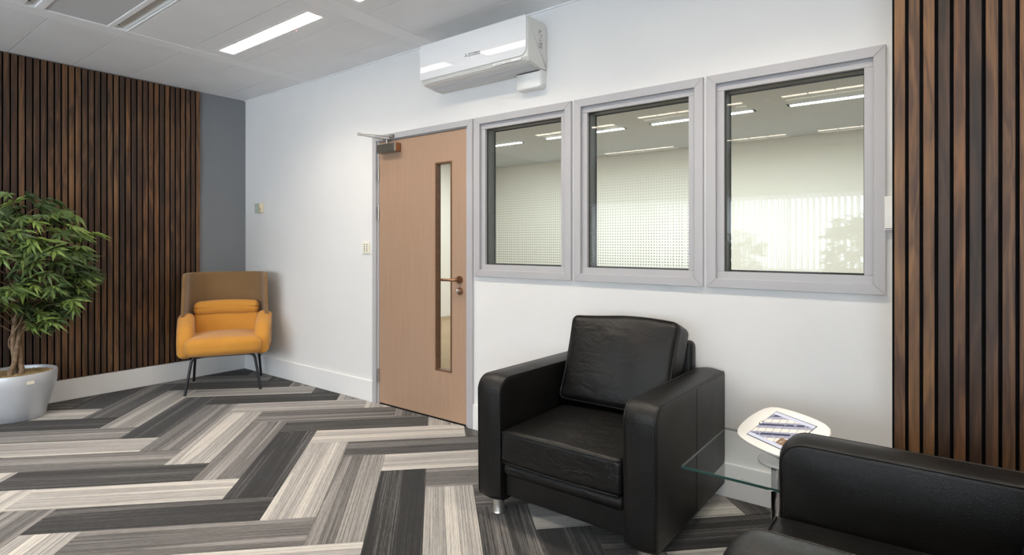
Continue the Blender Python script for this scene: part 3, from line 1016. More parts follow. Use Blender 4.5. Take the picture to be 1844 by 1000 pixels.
t = thing('slat_panel', 'walnut slat panel at the right edge, beside the largest window', 'wall panel', (5.4005, -0.29, 0.17))
obj('felt_backing', nbox(5.4005, 6.40, -0.2935, -0.2885, SZ0, H - 0.001), 'black_felt', t)
bm = nbox(-0.0165, 0.0165, -0.016, 0, 0, H - SZ0 - 0.002, bev=0.0012)
sl1 = obj('slat', bm, None, t, shift=False, mats=['walnut', 'black_felt'])
for p in sl1.data.polygons: p.material_index = 1 if abs(p.normal.x) > 0.9 else 0
for i in range(22):
    o = sl1 if i == 0 else sl1.copy()
    if i: COL.objects.link(o)
    o.location = (5.4080 + 0.0165 + i * 0.0437 - 5.4005, -0.2937 + 0.29, 0.001)

# ================================================================= AIR CONDITIONER
AX0, AX1 = 2.751, 3.640
ac = thing('air_conditioner', 'white wall mounted air conditioner below the ceiling', 'air conditioner', ((AX0 + AX1) / 2, 0, 2.307))
prof = round_poly([(-0.002, 2.307), (-0.060, 2.307), (-0.185, 2.322), (-0.207, 2.345), (-0.207, 2.560), (-0.190, 2.584), (-0.045, 2.588), (-0.002, 2.560)],
                  [0.004, 0.02, 0.02, 0.012, 0.012, 0.012, 0.02, 0.01], 3)
smooth_angle(obj('casing', loft(prof, edge_stations(AX0, AX1, 0.008, 3)), 'ac_side', ac), 35)
# glossy front panel with rounded lower right corner
pp = round_poly([(AX0 + 0.002, 2.350), (AX1 - 0.004, 2.350), (AX1 - 0.004, 2.585), (AX0 + 0.002, 2.585)], [0.015, 0.045, 0.010, 0.010], 5)
def acfront(bm):
    for v in bm.verts:
        # a soft vertical curve so the panel mirrors the ceiling lights
        zt = (v.co.z - 2.350) / 0.235
        v.co.y -= 0.014 * (1 - (2 * zt - 0.8) ** 2) * (1 if v.co.y < -0.21 else 0)
bm = loft(pp, [(-0.2075, 0), (-0.216, 0), (-0.2185, 0.003)], 'y')
front_face = [f for f in bm.faces if all(v.co.y < -0.2180 for v in f.verts)]
bmesh.ops.triangulate(bm, faces=front_face)
panel = obj('front_panel', bm, 'ac_gloss', ac)
smooth_angle(panel, 30)
obj('display_strip', nbox(AX1 - 0.26, AX1 - 0.045, -0.2096, -0.2068, 2.3315, 2.3465), 'white_plastic', ac)
for i, x_ in enumerate((-0.235, -0.222, -0.205, -0.192)):
    obj('indicator_mark', nbox(AX1 + x_, AX1 + x_ + 0.007, -0.2102, -0.2096, 2.3375, 2.3400), 'dark_print', ac)
obj('display_window', nbox(AX1 - 0.165, AX1 - 0.120, -0.2104, -0.2096, 2.3325, 2.3455), 'sticker', ac)
# air flaps under the front edge
def flap(y0, z0, y1, z1):
    return loft([(y0, z0), (y1, z1), (y1, z1 - 0.004), (y0, z0 - 0.004)], [(AX0 + 0.03, 0), (AX1 - 0.03, 0)])
obj('air_flap', flap(-0.198, 2.3335, -0.125, 2.3145), 'ac_under', ac)
obj('air_flap', flap(-0.121, 2.3140, -0.060, 2.3065), 'ac_under', ac)
# badge: three diamonds and the maker's lettering
bx, bz = 3.170, 2.437
yf = -0.2195
bm = bmesh.new()
s = 0.0075
for ang in (90, 210, 330):
    c, d = math.cos(R(ang)), math.sin(R(ang))
    px, pz = -d, c
    tip = [(0, 0), (c * s * 0.95 + px * s * 0.5, d * s * 0.95 + pz * s * 0.5), (c * s * 1.9, d * s * 1.9), (c * s * 0.95 - px * s * 0.5, d * s * 0.95 - pz * s * 0.5)]
    a_ = [bm.verts.new((bx + u, yf, bz + v)) for u, v in tip]
    b_ = [bm.verts.new((bx + u, yf + 0.002, bz + v)) for u, v in tip]
    bm.faces.new(a_); bm.faces.new(b_)
    for k in range(4): bm.faces.new((a_[k], a_[(k + 1) % 4], b_[(k + 1) % 4], b_[k]))
obj('badge_emblem', bm, 'badge_grey', ac)
def text(name, body, size, loc, rot, mat, parent, extrude=0.0006, wide=1.0):
    cu = bpy.data.curves.new(name, 'FONT'); cu.body = body; cu.size = size; cu.extrude = extrude
    tmp = bpy.data.objects.new(name, cu); COL.objects.link(tmp)
    dg = bpy.context.evaluated_depsgraph_get()
    me = bpy.data.meshes.new_from_object(tmp.evaluated_get(dg))
    bpy.data.objects.remove(tmp)
    me.transform(Matrix.Diagonal((wide, 1, 1, 1)))
    me.materials.clear(); me.materials.append(M[mat])
    o = bpy.data.objects.new(name, me); COL.objects.link(o); o.parent = parent
    o.location = Vector(loc) - world_loc(parent); o.rotation_euler = rot
    return o
text('badge_lettering', 'MITSUBISHI', 0.0155, (bx + 0.018, yf, bz - 0.0010), (R(90), 0, 0), 'badge_grey', ac, wide=1.28)
text('badge_lettering', 'HEAVY INDUSTRIES', 0.0075, (bx + 0.018, yf, bz - 0.0105), (R(90), 0, 0), 'badge_grey', ac, wide=1.5)
# rating label on the right cheek: rows of tiny print
lb = obj('rating_label', nbox(AX1 - 0.0005, AX1 + 0.0005, -0.098, -0.052, 2.418, 2.536), 'ac_side', ac)
bm = bmesh.new()
rr = random.Random(3)
for r_ in range(15):
    z_ = 2.530 - r_ * 0.0075
    y_ = -0.094
    while y_ < -0.058:
        wd = rr.uniform(0.003, 0.012)
        if rr.random() < 0.78: box(bm, AX1 + 0.0005, AX1 + 0.0009, y_, min(y_ + wd, -0.055), z_ - rr.choice((0.0022, 0.0036, 0.005)), z_)
        y_ += wd + 0.0025
obj('fine_print', bm, 'dark_print', lb)
# pipe cover below the unit
cv = round_poly([(3.447, 2.196), (3.634, 2.196), (3.634, 2.305), (3.447, 2.305)], [0.022, 0.022, 0.004, 0.004], 4)
pc = tag(obj('pipe_cover', loft(cv, [(-0.0005, 0), (-0.052, 0), (-0.060, 0.003), (-0.064, 0.010)], 'y'), 'white_plastic'), 'white plastic pipe cover under the right end of the air conditioner', 'pipe cover')
smooth_angle(pc, 40)
for z_ in (2.218, 2.268):
    bm = bmesh.new(); bmesh.ops.create_cone(bm, cap_ends=True, segments=10, radius1=0.003, radius2=0.003, depth=0.002)
    bm.transform(Matrix.Rotation(R(90), 4, 'Y')); bmesh.ops.translate(bm, verts=bm.verts, vec=(3.6345, -0.028, z_))
    obj('screw', bm, 'steel', pc)

# ================================================================= SMALL WALL FITTINGS
t = thing('thermostat', 'small grey-green and cream room thermostat on the wall above the orange chair', 'thermostat', (0.300, 0, 1.595))
b_ = obj('housing', rbox(0.100, 0.030, 0.088, 0.008, 3, 2), 'thermo_cream', t, smooth=True, shift=False); b_.location = (0.0, -0.0152, 0)
b_ = obj('cover', rbox(0.072, 0.012, 0.090, 0.005, 3, 2), 'thermo_green', t, smooth=True, shift=False); b_.location = (-0.016, -0.0335, 0)
obj('dial_mark', nbox(-0.026, -0.014, -0.0405, -0.039, -0.014, 0.006), 'sticker', t, shift=False)
obj('side_slot', nbox(0.028, 0.040, -0.0312, -0.030, -0.036, 0.002), 'thermo_slot', t, shift=False)
t = thing('wall_keypad', 'cream wall keypad with two columns of dark marks left of the door', 'switch plate', (1.911, 0, 1.2175))
b_ = obj('plate', rbox(0.088, 0.010, 0.092, 0.004, 3, 2), 'keypad_cream', t, smooth=True, shift=False); b_.location = (0, -0.0052, 0)
for cxx in (-0.016, 0.014):
    for r_ in range(4):
        obj('key', nbox(cxx - 0.0055, cxx + 0.0055, -0.0118, -0.0100, 0.021 - r_ * 0.017, 0.029 - r_ * 0.017, bev=0.0008), 'dark_print', t, shift=False)
t = thing('wall_unit', 'narrow white wall unit with dark slots at its foot beside the right slat panel', 'wall unit', (5.378, 0, 1.375))
b_ = obj('housing', rbox(0.040, 0.022, 0.150, 0.004, 3, 2), 'white_plastic', t, smooth=True, shift=False); b_.location = (0, -0.0115, 0)
for z_ in (-0.062, -0.069):
    obj('slot', nbox(-0.017, 0.019, -0.0232, -0.0224, z_ - 0.0018, z_ + 0.0012), 'dark_print', t, shift=False)

# ================================================================= BLACK LEATHER ARMCHAIRS
def make_armchair(name, label, loc, rz, group, back=0.0):
    """local frame: front is -y, footprint centre at the origin"""
    t = thing(name, label, 'armchair', loc, rz, group)
    HW, FY, BY, ZB, ZT, AW = 0.4375, -0.425, 0.425 + back, 0.072, 0.640, 0.136
    prof = round_poly([(FY + 0.006, ZB + 0.005), (BY, ZB), (BY, ZT - 0.012), (FY, ZT)], [0.035, 0.012, 0.025, 0.070], 8)
    # finer profile so that the top can crown
    fine = []
    for i, p in enumerate(prof):
        q = prof[(i + 1) % len(prof)]
        k = max(1, int(math.dist(p, q) / 0.06))
        for s_ in range(k): fine.append((p[0] + (q[0] - p[0]) * s_ / k, p[1] + (q[1] - p[1]) * s_ / k))
    er = 0.016
    for sg in (-1, 1):
        x0, x1 = (-HW, -HW + AW) if sg < 0 else (HW - AW, HW)
        st = edge_stations(x0, x1, er, 3)
        mids = [(x0 + er + (x1 - x0 - 2 * er) * q, -0.007 * math.sin(PI * q)) for q in (0.2, 0.4, 0.6, 0.8)]
        st = st[:4] + mids + st[4:]
        bm = loft(fine, st)
        a = obj('arm', bm, 'leather', t, shift=False); smooth_angle(a, 50)
        for x_ in (x0 + 0.005, x1 - 0.005):
            pth = [(x_, p[0], p[1]) for p in inset_poly(fine, 0.0045)]
            obj('piping', tube(pth, 0.0042, 6, closed=True), 'leather', a, smooth=True, shift=False)
        # side seam
        xs_ = HW * sg
        obj('seam', tube([(xs_ , 0.02, ZB + 0.02), (xs_, 0.02, ZT - 0.02)], 0.0016, 5), 'leather', a, shift=False)
    IW = HW - AW - 0.002
    # backrest frame
    bp = round_poly([(0.315 + back, 0.16), (0.420 + back, 0.16), (0.420 + back, 0.765), (0.345 + back, 0.765)], [0.01, 0.01, 0.045, 0.025], 5)
    smooth_angle(obj('backrest', loft(bp, edge_stations(-IW - 0.0, IW + 0.0, 0.02, 3)), 'leather', t, shift=False), 50)
    # apron and padded front rail
    obj('apron', nbox(-IW, IW, FY + 0.040, 0.415 + back, 0.100, 0.210, bev=0.006), 'leather', t, shift=False)
    rail = rbox(2 * IW, 0.20, 0.062, 0.028, 5, 8)
    o = obj('front_rail', rail, 'leather', t, smooth=True, shift=False); o.location = (0, FY + 0.108, 0.233)
    # seat cushion
    rnd = random.Random(11)
    from mathutils import noise as mn
    def seat_fn(p, u):
        z = p.z
        if u[2] > 0:
            z += 0.022 * (1 - u[0] ** 2) * (1 - (u[1] * 0.85) ** 2)
            z += 0.006 * mn.noise((p.x * 6, p.y * 14, 1.3)) * (1 - u[0] ** 4)
        y = p.y
        if u[1] < -0.5: y -= 0.012 * (1 - u[0] ** 2)
        return (p.x, y, z)
    o = obj('seat_cushion', rbox(2 * IW - 0.004, 0.68 + back, 0.145, 0.022, 4, 14, seat_fn), 'leather_soft', t, smooth=True, shift=False)
    o.location = (0, FY + 0.336 + back / 2, 0.338)
    def around(hx_, hz_, y_, bow, rad=0.03, n_=10):
        P = round_poly([(-hx_, -hz_), (hx_, -hz_), (hx_, hz_), (-hx_, hz_)], rad, 4)
        return P
    top = [(-IW + 0.012 + (2 * IW - 0.024) * i / 12) for i in range(13)]
    for zz, drop in ((0.0665, 0.0), (-0.0665, 0.0)):
        pth = [(x_, -0.339 - back / 2 - 0.011 * (1 - (x_ / IW) ** 2), zz + (0.004 * (1 - (x_ / IW) ** 2) if zz > 0 else 0)) for x_ in top]
        obj('piping', tube(pth, 0.0042, 6), 'leather', o, smooth=True, shift=False)
    # loose back cushion, leaning
    def back_fn(p, u):
        x, y, z = p
        b = (1 - u[0] ** 2) * (1 - u[2] ** 2)
        if u[1] < 0:
            y -= 0.036 * b
            y -= 0.007 * mn.noise((x * 9 + z * 5, z * 9 - x * 4, 4.1)) * (1 - u[0] ** 4)
            y += 0.012 * math.exp(-((x - 0.02) ** 2 + (z + 0.02) ** 2) / 0.006)
        else:
            y += 0.02 * b
        z += 0.012 * (u[2] > 0.6) * math.sin(x * 7 + 0.6) - 0.012 * (u[2] > 0.6) * (u[0] > 0.1) * u[0]
        x *= 1 - 0.03 * (1 - u[2] ** 2)
        return (x, y, z)
    o = obj('back_cushion', rbox(2 * IW - 0.006, 0.170, 0.455, 0.034, 4, 14, back_fn), 'leather_soft', t, smooth=True, shift=False)
    o.location = (0, 0.198 + back, 0.640); o.rotation_euler = (R(-20), 0, 0)
    hx_, hz_ = IW - 0.008, 0.222
    P = round_poly([(-hx_, -hz_), (hx_, -hz_), (hx_, hz_), (-hx_, hz_)], 0.030, 4)
    fineP = []
    for i, p in enumerate(P):
        q = P[(i + 1) % len(P)]
        k = max(1, int(math.dist(p, q) / 0.05))
        for s_ in range(k): fineP.append((p[0] + (q[0] - p[0]) * s_ / k, p[1] + (q[1] - p[1]) * s_ / k))
    pth = []
    for x_, z_ in fineP:
        v = back_fn(Vector((x_, -0.073, z_)), (x_ / (IW - 0.003), -0.86, z_ / 0.2275))
        pth.append((v[0], -0.073, v[2]))
    obj('piping', tube(pth, 0.0048, 6, closed=True), 'leather', o, smooth=True, shift=False)
    # feet
    for sx in (-1, 1):
        for y_ in (FY + 0.068, BY - 0.085):
            bm = lathe([(0.030, 0.0), (0.031, 0.003), (0.028, 0.010), (0.026, 0.060), (0.026, ZB + 0.010)], 20)
            lg = obj('leg', bm, 'steel', t, shift=False); smooth_angle(lg, 40)
            lg.location = (sx * (HW - 0.075), y_, 0.0)
    return t
make_armchair('leather_armchair', 'black leather armchair below the windows, facing into the room', (4.268, -0.450, 0), 0.0, None)
make_armchair('leather_armchair', 'black leather armchair cut off by the lower right corner, facing left', (5.584, -1.243, 0), R(-87), None, back=0.085)

# ================================================================= GLASS SIDE TABLE AND TABLET
TX0, TX1, TY0, TY1, TZ = 4.755, 5.315, -0.756, -0.192, 0.400
tcx, tcy = 5.048, -0.470
t = thing('glass_side_table', 'square clear glass side table on a chrome column between the armchairs', 'side table', (tcx, tcy, 0))
bm = nbox(TX0, TX1, TY0, TY1, TZ - 0.010, TZ, bev=0.0015)
bm.normal_update()
for f in bm.faces: f.material_index = 0 if abs(f.normal.z) > 0.9 else 1
obj('glass_top', bm, None, t, mats=['table_glass', 'glass_edge'])
smooth_angle(obj('column', lathe([(0.034, 0.0125), (0.034, TZ - 0.0165)], 32, cx=tcx, cy=tcy), 'chrome', t), 40)
smooth_angle(obj('base_plate', lathe([(0.19, 0.0), (0.19, 0.008), (0.185, 0.012), (0.02, 0.012)], 48, cx=tcx, cy=tcy), 'chrome', t), 40)
smooth_angle(obj('top_flange', lathe([(0.055, TZ - 0.016), (0.055, TZ - 0.0102)], 32, cx=tcx, cy=tcy), 'black_metal', t), 40)

dcx, dcy = 5.062, -0.478
t = thing('tablet_stand', 'white tablet stand with tilted lit tablet on the glass side table', 'tablet', (dcx, dcy, TZ))
smooth_angle(obj('base', lathe([(0.0, TZ + 0.0002), (0.090, TZ + 0.0002), (0.094, TZ + 0.003), (0.092, TZ + 0.008), (0.080, TZ + 0.012), (0.035, TZ + 0.015), (0.0, TZ + 0.016)][1:-1], 40, cx=dcx, cy=dcy), 'tablet_white', t), 50)
tc_ = Vector((5.069, -0.569, 0.549))
ex, ey, ez = Vector((0.783, -0.622, 0.032)), Vector((0.529, 0.692, 0.491)), Vector((-0.328, -0.367, 0.871))
ex.normalize(); ey = (ey - ex * ey.dot(ex)).normalized(); ez = ex.cross(ey)
rotm = Matrix((ex, ey, ez)).transposed()
neck_top = tc_ - ez * 0.030
smooth_angle(obj('neck', tube([(dcx, dcy, TZ + 0.012), (dcx, dcy, TZ + 0.055), tuple(Vector((dcx, dcy, TZ + 0.075)).lerp(neck_top, 0.35)), tuple(neck_top)], [0.026, 0.022, 0.022, 0.030], 16), 'tablet_white', t), 50)
def bulged(hx_, hy_, bx_, by_, r, seg=5, n=8):
    P = []
    for (x0, y0, x1, y1, nx, ny, bl) in ((-hx_, -hy_, hx_, -hy_, 0, -1, by_), (hx_, -hy_, hx_, hy_, 1, 0, bx_), (hx_, hy_, -hx_, hy_, 0, 1, by_), (-hx_, hy_, -hx_, -hy_, -1, 0, bx_)):
        for k in range(n):
            q = k / n
            b = bl * (1 - (2 * q - 1) ** 2)
            P.append((x0 + (x1 - x0) * q + nx * b, y0 + (y1 - y0) * q + ny * b))
    # soften corners
    for _ in range(2):
        P = [((P[i - 1][0] + 2 * P[i][0] + P[(i + 1) % len(P)][0]) / 4, (P[i - 1][1] + 2 * P[i][1] + P[(i + 1) % len(P)][1]) / 4) for i in range(len(P))]
    return P
PE = bulged(0.160, 0.099, 0.027, 0.014, 0.02)
notch = []
HXs, HYs = 0.1055, 0.0795
PS = [(-HXs, -HYs), (HXs, -HYs), (HXs, HYs), (-HXs, HYs), (-HXs, 0.011)] + \
     [(-HXs - 0.010 * math.sin(PI * q / 6), 0.011 * math.cos(PI * q / 6)) for q in range(1, 6)] + [(-HXs, -0.011)]
def place(o):
    o.matrix_local = Matrix.Translation(tc_ - world_loc(o.parent)) @ rotm.to_4x4()
    return o
en = place(smooth_angle(obj('enclosure', loft(PE, [(-0.028, 0.030), (-0.020, 0.006), (-0.010, 0.0), (-0.002, 0.0), (0.0, 0.002)], 'z'), 'tablet_white', t, shift=False), 50))
place(obj('bezel', loft(PS, [(-0.001, 0), (0.0008, 0)], 'z'), 'black_metal', t, shift=False))
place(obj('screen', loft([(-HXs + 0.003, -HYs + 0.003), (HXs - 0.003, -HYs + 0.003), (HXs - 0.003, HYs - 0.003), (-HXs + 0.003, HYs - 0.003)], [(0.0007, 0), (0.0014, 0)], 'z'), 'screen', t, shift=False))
place(smooth_angle(obj('home_button', loft([(-HXs - 0.0015 + 0.0055 * math.cos(2 * PI * k / 16), 0.0055 * math.sin(2 * PI * k / 16)) for k in range(16)], [(0.0007, 0), (0.0016, 0)], 'z'), 'tablet_white', t, shift=False), 50))

# ================================================================= ORANGE HIGH-BACK CHAIR (local front = -y)
t = thing('lounge_chair', 'orange upholstered lounge chair with tall brown back in the corner', 'chair', (0.535, -0.450, 0), R(60.6))
def shell_pt(u):
    """plan of the wrapping back, u in -1..1"""
    hw, yb, yf, r = 0.318, 0.265, -0.045, 0.19
    L1 = (yb - r) - yf; L2 = PI / 2 * r; L3 = hw - r
    tot = L1 + L2 + L3
    s_ = (1 - abs(u)) * tot
    sg = 1 if u > 0 else -1
    if s_ < L1: return (sg * (hw + 0.010 * (1 - s_ / L1)), yf + s_)
    s_ -= L1
    if s_ < L2:
        a = s_ / r
        return (sg * (hw - r + r * math.cos(a)), yb - r + r * math.sin(a))
    s_ -= L2
    return (sg * (hw - r - s_), yb)
bm = bmesh.new()
NU, NV = 44, 12
rows = []
for iu in range(NU + 1):
    u = -1 + 2 * iu / NU
    x, y = shell_pt(u)
    e = (1 - abs(u)) / 0.10
    row = []
    zt = 0.992 - (0.035 * (1 - math.sqrt(max(0, 1 - (1 - min(1, e)) ** 2))))
    zb = 0.33
    for iv in range(NV + 1):
        v = iv / NV
        z = zb + (zt - zb) * v
        k = 1.03 - 0.05 * (z - 0.3) / 0.69
        lean = 0.035 * (z - 0.3) / 0.69
        row.append(bm.verts.new((x * k, y + lean - 0.02, z)))
    rows.append(row)
for a, b in zip(rows, rows[1:]):
    for k in range(NV): bm.faces.new((a[k], b[k], b[k + 1], a[k + 1]))
sh = obj('high_back', bm, 'brown_fabric', t, smooth=True, shift=False)
md = sh.modifiers.new('thick', 'SOLIDIFY'); md.thickness = 0.030; md.offset = 0.0
md = sh.modifiers.new('round', 'BEVEL'); md.width = 0.010; md.segments = 3; md.limit_method = 'ANGLE'; md.angle_limit = R(50)
from mathutils import noise as mnoise
# seat
def seat_fn(p, u):
    x, y, z = p
    if u[2] > 0: z += 0.022 * (1 - u[0] ** 2) * (1 - u[1] ** 2)
    x *= 1 - 0.05 * (u[1] + 1) / 2
    if u[1] < 0: y -= 0.020 * (1 - u[0] ** 2)
    return (x, y, z)
o = obj('seat', rbox(0.590, 0.53, 0.150, 0.060, 5, 8, seat_fn), 'orange_fabric', t, smooth=True, shift=False); o.location = (0, -0.055, 0.388)
# back pad and head roll
def pad_fn(p, u):
    x, y, z = p
    y += 0.055 * u[0] ** 2 * -1 + 0.0
    y -= 0.018 * (1 - u[0] ** 2) * (1 - u[2] ** 2)
    y += 0.006 * mnoise.noise((x * 12, z * 7, 2.0))
    return (x, y, z)
o = obj('back_pad', rbox(0.520, 0.080, 0.235, 0.034, 4, 10, pad_fn), 'orange_fabric', t, smooth=True, shift=False); o.location = (0, 0.178, 0.525); o.rotation_euler = (R(-7), 0, 0)
def roll_fn(p, u):
    x, y, z = p
    y -= 0.050 * u[0] ** 2
    z += -0.018 * u[0] ** 2 * (1 if u[2] > 0 else 0.2)
    if u[2] < 0: z += 0.004 * mnoise.noise((x * 30, 1.0, 5.0))
    return (x, y, z)
o = obj('head_roll', rbox(0.530, 0.105, 0.130, 0.048, 5, 14, roll_fn), 'orange_fabric', t, smooth=True, shift=False); o.location = (0, 0.172, 0.677); o.rotation_euler = (R(-7), 0, 0)
# arm pads
ap = round_poly([(-0.255, 0.300), (0.105, 0.300), (0.120, 0.640), (0.000, 0.645), (-0.175, 0.560), (-0.272, 0.440)], [0.03, 0.03, 0.04, 0.08, 0.10, 0.10], 6)
for sg in (-1, 1):
    st = edge_stations(-0.064, 0.064, 0.052, 6)
    a = obj('arm_pad', loft(ap, st), 'orange_fabric', t, shift=False); smooth_angle(a, 60)
    a.location = (sg * 0.292, 0.0, 0.0); a.rotation_euler = (0, R(1.5 * sg), R(-4 * sg))
# tube legs: bent front legs, straight rear legs
for sg in (-1, 1):
    p = [(sg * 0.16, -0.235, 0.312), (sg * 0.20, -0.238, 0.309), (sg * 0.228, -0.242, 0.296), (sg * 0.240, -0.246, 0.270), (sg * 0.284, -0.268, 0.0)]
    smooth_angle(obj('leg', tube(p, 0.0115, 12), 'black_metal', t, shift=False), 50)
    p = [(sg * 0.255, 0.195, 0.315), (sg * 0.279, 0.270, 0.0)]
    smooth_angle(obj('leg', tube(p, 0.0110, 12), 'black_metal', t, shift=False), 50)
for y_ in (-0.235, 0.19):
    obj('crossbar', tube([(-0.22, y_, 0.309), (0.22, y_, 0.309)], 0.010, 8), 'black_metal', t, smooth=True, shift=False)

# ================================================================= POTTED TREE
def leaf_mesh(seed, size):
    rr = random.Random(seed)
    bm = bmesh.new()
    angs = [-112, -74, -37, 0, 37, 74, 112]
    lens = [0.42, 0.70, 0.92, 1.0, 0.92, 0.70, 0.42]
    c = bm.verts.new((0, 0, 0))
    for a, ln in zip(angs, lens):
        a = R(a + rr.uniform(-6, 6)); ln = ln * size * rr.uniform(0.9, 1.08)
        d = Vector((math.sin(a), math.cos(a), 0)); n = Vector((d.y, -d.x, 0))
        wd = ln * 0.108
        droop = -0.16 * ln
        m1 = bm.verts.new(d * ln * 0.45 + Vector((0, 0, 0.010 * size / 0.1)) * 0.6)
        l1 = bm.verts.new(d * ln * 0.42 + n * wd + Vector((0, 0, -0.004)))
        r1 = bm.verts.new(d * ln * 0.42 - n * wd + Vector((0, 0, -0.004)))
        tp = bm.verts.new(d * ln + Vector((0, 0, droop)))
        bm.faces.new((c, l1, m1)); bm.faces.new((c, m1, r1)); bm.faces.new((l1, tp, m1)); bm.faces.new((m1, tp, r1))
    me = bpy.data.meshes.new('leaf')
    bm.to_mesh(me); bm.free()
    me.materials.append(M['leaf'])
    return me
LEAVES = [leaf_mesh(s_, sz) for s_, sz in ((1, 0.085), (2, 0.098), (3, 0.075), (4, 0.11), (5, 0.09))]

def make_tree(name, label, loc, crown_c, crown_r, n_parts, n_stuff, seed, planter, trunk_h, keep, group=None, leaf_scale=1.0):
    rr = random.Random(seed)
    t = thing(name, label, 'potted plant', loc, 0.0, group)
    Rb, Rt, ht = planter
    pl = obj('planter', lathe([(Rb * 0.96, 0.0), (Rb, 0.006), (Rb * 1.06, ht * 0.2), (Rt * 0.985, ht * 0.75), (Rt, ht * 0.93), (Rt - 0.003, ht - 0.004), (Rt - 0.010, ht), (Rt - 0.018, ht - 0.004), (Rt - 0.022, ht * 0.80), (Rb * 0.95, 0.05)], 64), 'planter_silver', t, shift=False)
    smooth_angle(pl, 50)
    bm = bmesh.new()
    zt = ht - 0.026
    ring = []
    for q in range(1, 7):
        ring.append([bm.verts.new(((Rt - 0.024) * q / 6 * math.cos(2 * PI * k / 28), (Rt - 0.024) * q / 6 * math.sin(2 * PI * k / 28), zt + rr.uniform(-0.004, 0.006))) for k in range(28)])
    for a, b in zip(ring, ring[1:]):
        for k in range(28): bm.faces.new((a[k], a[(k + 1) % 28], b[(k + 1) % 28], b[k]))
    bm.faces.new(ring[0])
    so = obj('soil', bm, 'chip', t, shift=False, smooth=True)
    bm = bmesh.new()
    for q in range(900):
        a = rr.uniform(0, 2 * PI); r_ = (Rt - 0.034) * math.sqrt(rr.random())
        m4 = Matrix.Translation((r_ * math.cos(a), r_ * math.sin(a), zt + 0.007 + rr.uniform(0, 0.004))) @ Matrix.Rotation(rr.uniform(0, PI), 4, 'Z') @ Matrix.Rotation(rr.uniform(-0.7, 0.7), 4, 'X')
        l_, w_ = rr.uniform(0.008, 0.020), rr.uniform(0.003, 0.006)
        vs = [bm.verts.new(m4 @ Vector(v)) for v in ((-l_ / 2, -w_ / 2, 0), (l_ / 2, -w_ / 2, 0), (l_ / 2, w_ / 2, 0), (-l_ / 2, w_ / 2, 0))]
        bm.faces.new(vs)
    ch = obj('bark_chips', bm, 'chip', so, shift=False); ch['kind'] = 'stuff'
    # three twisting stems that carry branches
    tips = []
    base = Vector((0.0, 0.0, zt))
    for q in range(3):
        ph = q * 2 * PI / 3 + 0.5
        pts, rad = [], []
        for i in range(22):
            f = i / 21
            z = zt - 0.01 + f * trunk_h
            tw = ph + f * 7.5
            sp = 0.020 + 0.10 * max(0, f - 0.55) + (0.016 if i < 2 else 0)
            pts.append((sp * math.cos(tw) + 0.015 * math.sin(5 * f + q), sp * math.sin(tw), z))
            rad.append(0.017 * (1 - 0.62 * f))
        smooth_angle(obj('stem', tube(pts, rad, 10), 'stem_bark', t, shift=False), 70)
        tips.append(pts)
    # thin creeper round the stems
    pts = [(0.043 * math.cos(9 * f + 1) * (1 - 0.2 * f), 0.043 * math.sin(9 * f + 1) * (1 - 0.2 * f), zt + 0.002 + f * trunk_h * 0.62) for f in [i / 40 for i in range(41)]]
    smooth_angle(obj('creeper', tube(pts, 0.0055, 7), 'stem_bark', t, shift=False), 70)
    # leaf positions: sprays along branches inside the crown
    cc = Vector(crown_c); cr = Vector(crown_r)
    spots, bmb = [], bmesh.new()
    tries = 0
    total = n_parts + n_stuff
    while len(spots) < total and tries < 9000:
        tries += 1
        th = rr.uniform(0, 2 * PI); cz = rr.uniform(-1, 1)
        rad_ = rr.uniform(0.45, 1.0) ** 0.6
        sxy = math.sqrt(1 - cz * cz)
        p = cc + Vector((cr.x * rad_ * sxy * math.cos(th), cr.y * rad_ * sxy * math.sin(th), cr.z * rad_ * cz))
        lump = 0.5 + 0.5 * mnoise.noise(Vector((p.x * 5 + seed, p.y * 5, p.z * 5)))
        if lump < 0.36: continue
        if not keep(p, loc): continue
        st = tips[rr.randrange(3)]
        zt_ = max(0, min(21, int((p.z - 0.12 - zt) / trunk_h * 21)))
        a = Vector(st[max(6, min(21, zt_))])
        mid = a.lerp(p, 0.55) + Vector((0, 0, 0.05))
        if tries % 3 == 0 and min(mid.x, p.x) + loc[0] > 0.05:
            tube([a, mid, p], [0.005, 0.0035, 0.0015], 5, bm=bmb)
        out = (p - Vector((0, 0, p.z - 0.02)))
        out = Vector((p.x - cc.x * 0.4, p.y - cc.y * 0.4, 0)); 
        if out.length < 1e-3: out = Vector((1, 0, 0))
        out.normalize()
        for _ in range(rr.choice((2, 3, 4))):
            q = p + Vector((rr.uniform(-1, 1), rr.uniform(-1, 1), rr.uniform(-1, 1))) * 0.045
            if not keep(q, loc): continue
            yaw = math.atan2(out.y, out.x) - PI / 2 + rr.uniform(-1.1, 1.1)
            pitch = rr.uniform(-0.9, 0.25)
            roll = rr.uniform(-0.6, 0.6)
            m4 = Matrix.Translation(q) @ Matrix.Rotation(yaw, 4, 'Z') @ Matrix.Rotation(pitch, 4, 'X') @ Matrix.Rotation(roll, 4, 'Y') @ Matrix.Scale(rr.uniform(0.8, 1.15) * leaf_scale, 4)
            if min((m4 @ Vector(v)).x for v in ((0, 0.115, -0.018), (0.09, 0.06, -0.01), (-0.09, 0.06, -0.01))) + loc[0] < 0.035: continue
            spots.append((q, m4))
    br = obj('branches', bmb, 'stem_bark', t, shift=False, smooth=True); br['kind'] = 'stuff'
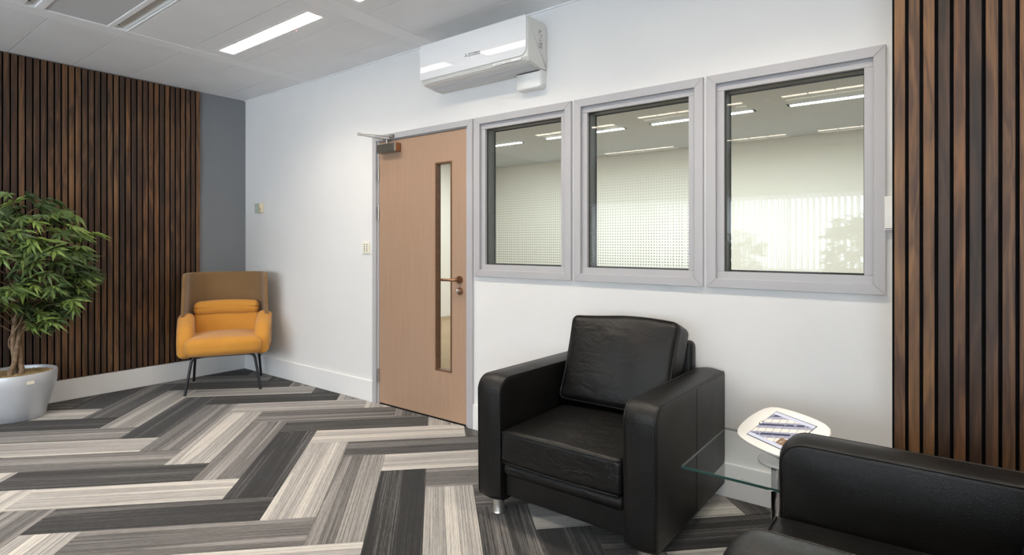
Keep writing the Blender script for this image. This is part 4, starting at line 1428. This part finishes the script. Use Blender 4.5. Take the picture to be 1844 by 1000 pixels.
    # those nearest the viewer are single leaves
    cv_ = Vector((CAMX, CAMY, CAMZ)) - Vector(loc)
    spots.sort(key=lambda s_: (s_[0] - cv_).length)
    spots = spots[:total]
    for i, (q, m4) in enumerate(spots[:n_parts]):
        o = bpy.data.objects.new('leaf', LEAVES[i % 5]); COL.objects.link(o)
        o.parent = t; o.matrix_local = m4
    if len(spots) > n_parts:
        bm = bmesh.new()
        for i, (q, m4) in enumerate(spots[n_parts:]):
            k0 = len(bm.verts)
            bm.from_mesh(LEAVES[i % 5]); bm.verts.ensure_lookup_table()
            for v in bm.verts[k0:]: v.co = m4 @ v.co
        fo = obj('foliage', bm, 'leaf', t, shift=False); fo['kind'] = 'stuff'
    return t
def keep_wall(p, loc):
    return loc[0] + p.x > 0.125 and p.x < 0.55 and p.y < 0.60
tree = make_tree('potted_tree', 'leafy potted tree in a silver planter before the left slat panel', (0.270, -1.812, 0), (0.02, 0.0, 1.130), (0.40, 0.44, 0.50), 300, 150, 5, (0.166, 0.235, 0.335), 0.95, keep_wall, leaf_scale=1.35)
# paper label on the planter
bm = bmesh.new()
N = 6
for i in range(N + 1):
    a = R(2.5 + 10.5 * i / N)
    for z_ in (0.268, 0.290):
        r_ = 0.2385 - 0.004
        bm.verts.new((r_ * math.cos(a), r_ * math.sin(a), z_))
bm.verts.ensure_lookup_table()
for i in range(N): bm.faces.new((bm.verts[2 * i], bm.verts[2 * i + 2], bm.verts[2 * i + 3], bm.verts[2 * i + 1]))
obj('paper_label', bm, 'keypad_cream', tree, shift=False)

# plants behind the viewer that show mirrored in the largest window
anyk = lambda p, loc: True
make_tree('potted_tree', 'potted tree by the blinds, mirrored at the left of the largest window', (3.34, -5.0, 0), (0, 0, 1.10), (0.36, 0.36, 0.36), 0, 420, 9, (0.15, 0.20, 0.33), 0.85, anyk)
make_tree('potted_tree', 'tall potted tree, mirrored at the right of the largest window', (4.86, -3.95, 0), (0, 0, 1.16), (0.30, 0.30, 0.50), 0, 420, 12, (0.15, 0.20, 0.33), 0.95, anyk, leaf_scale=1.3)
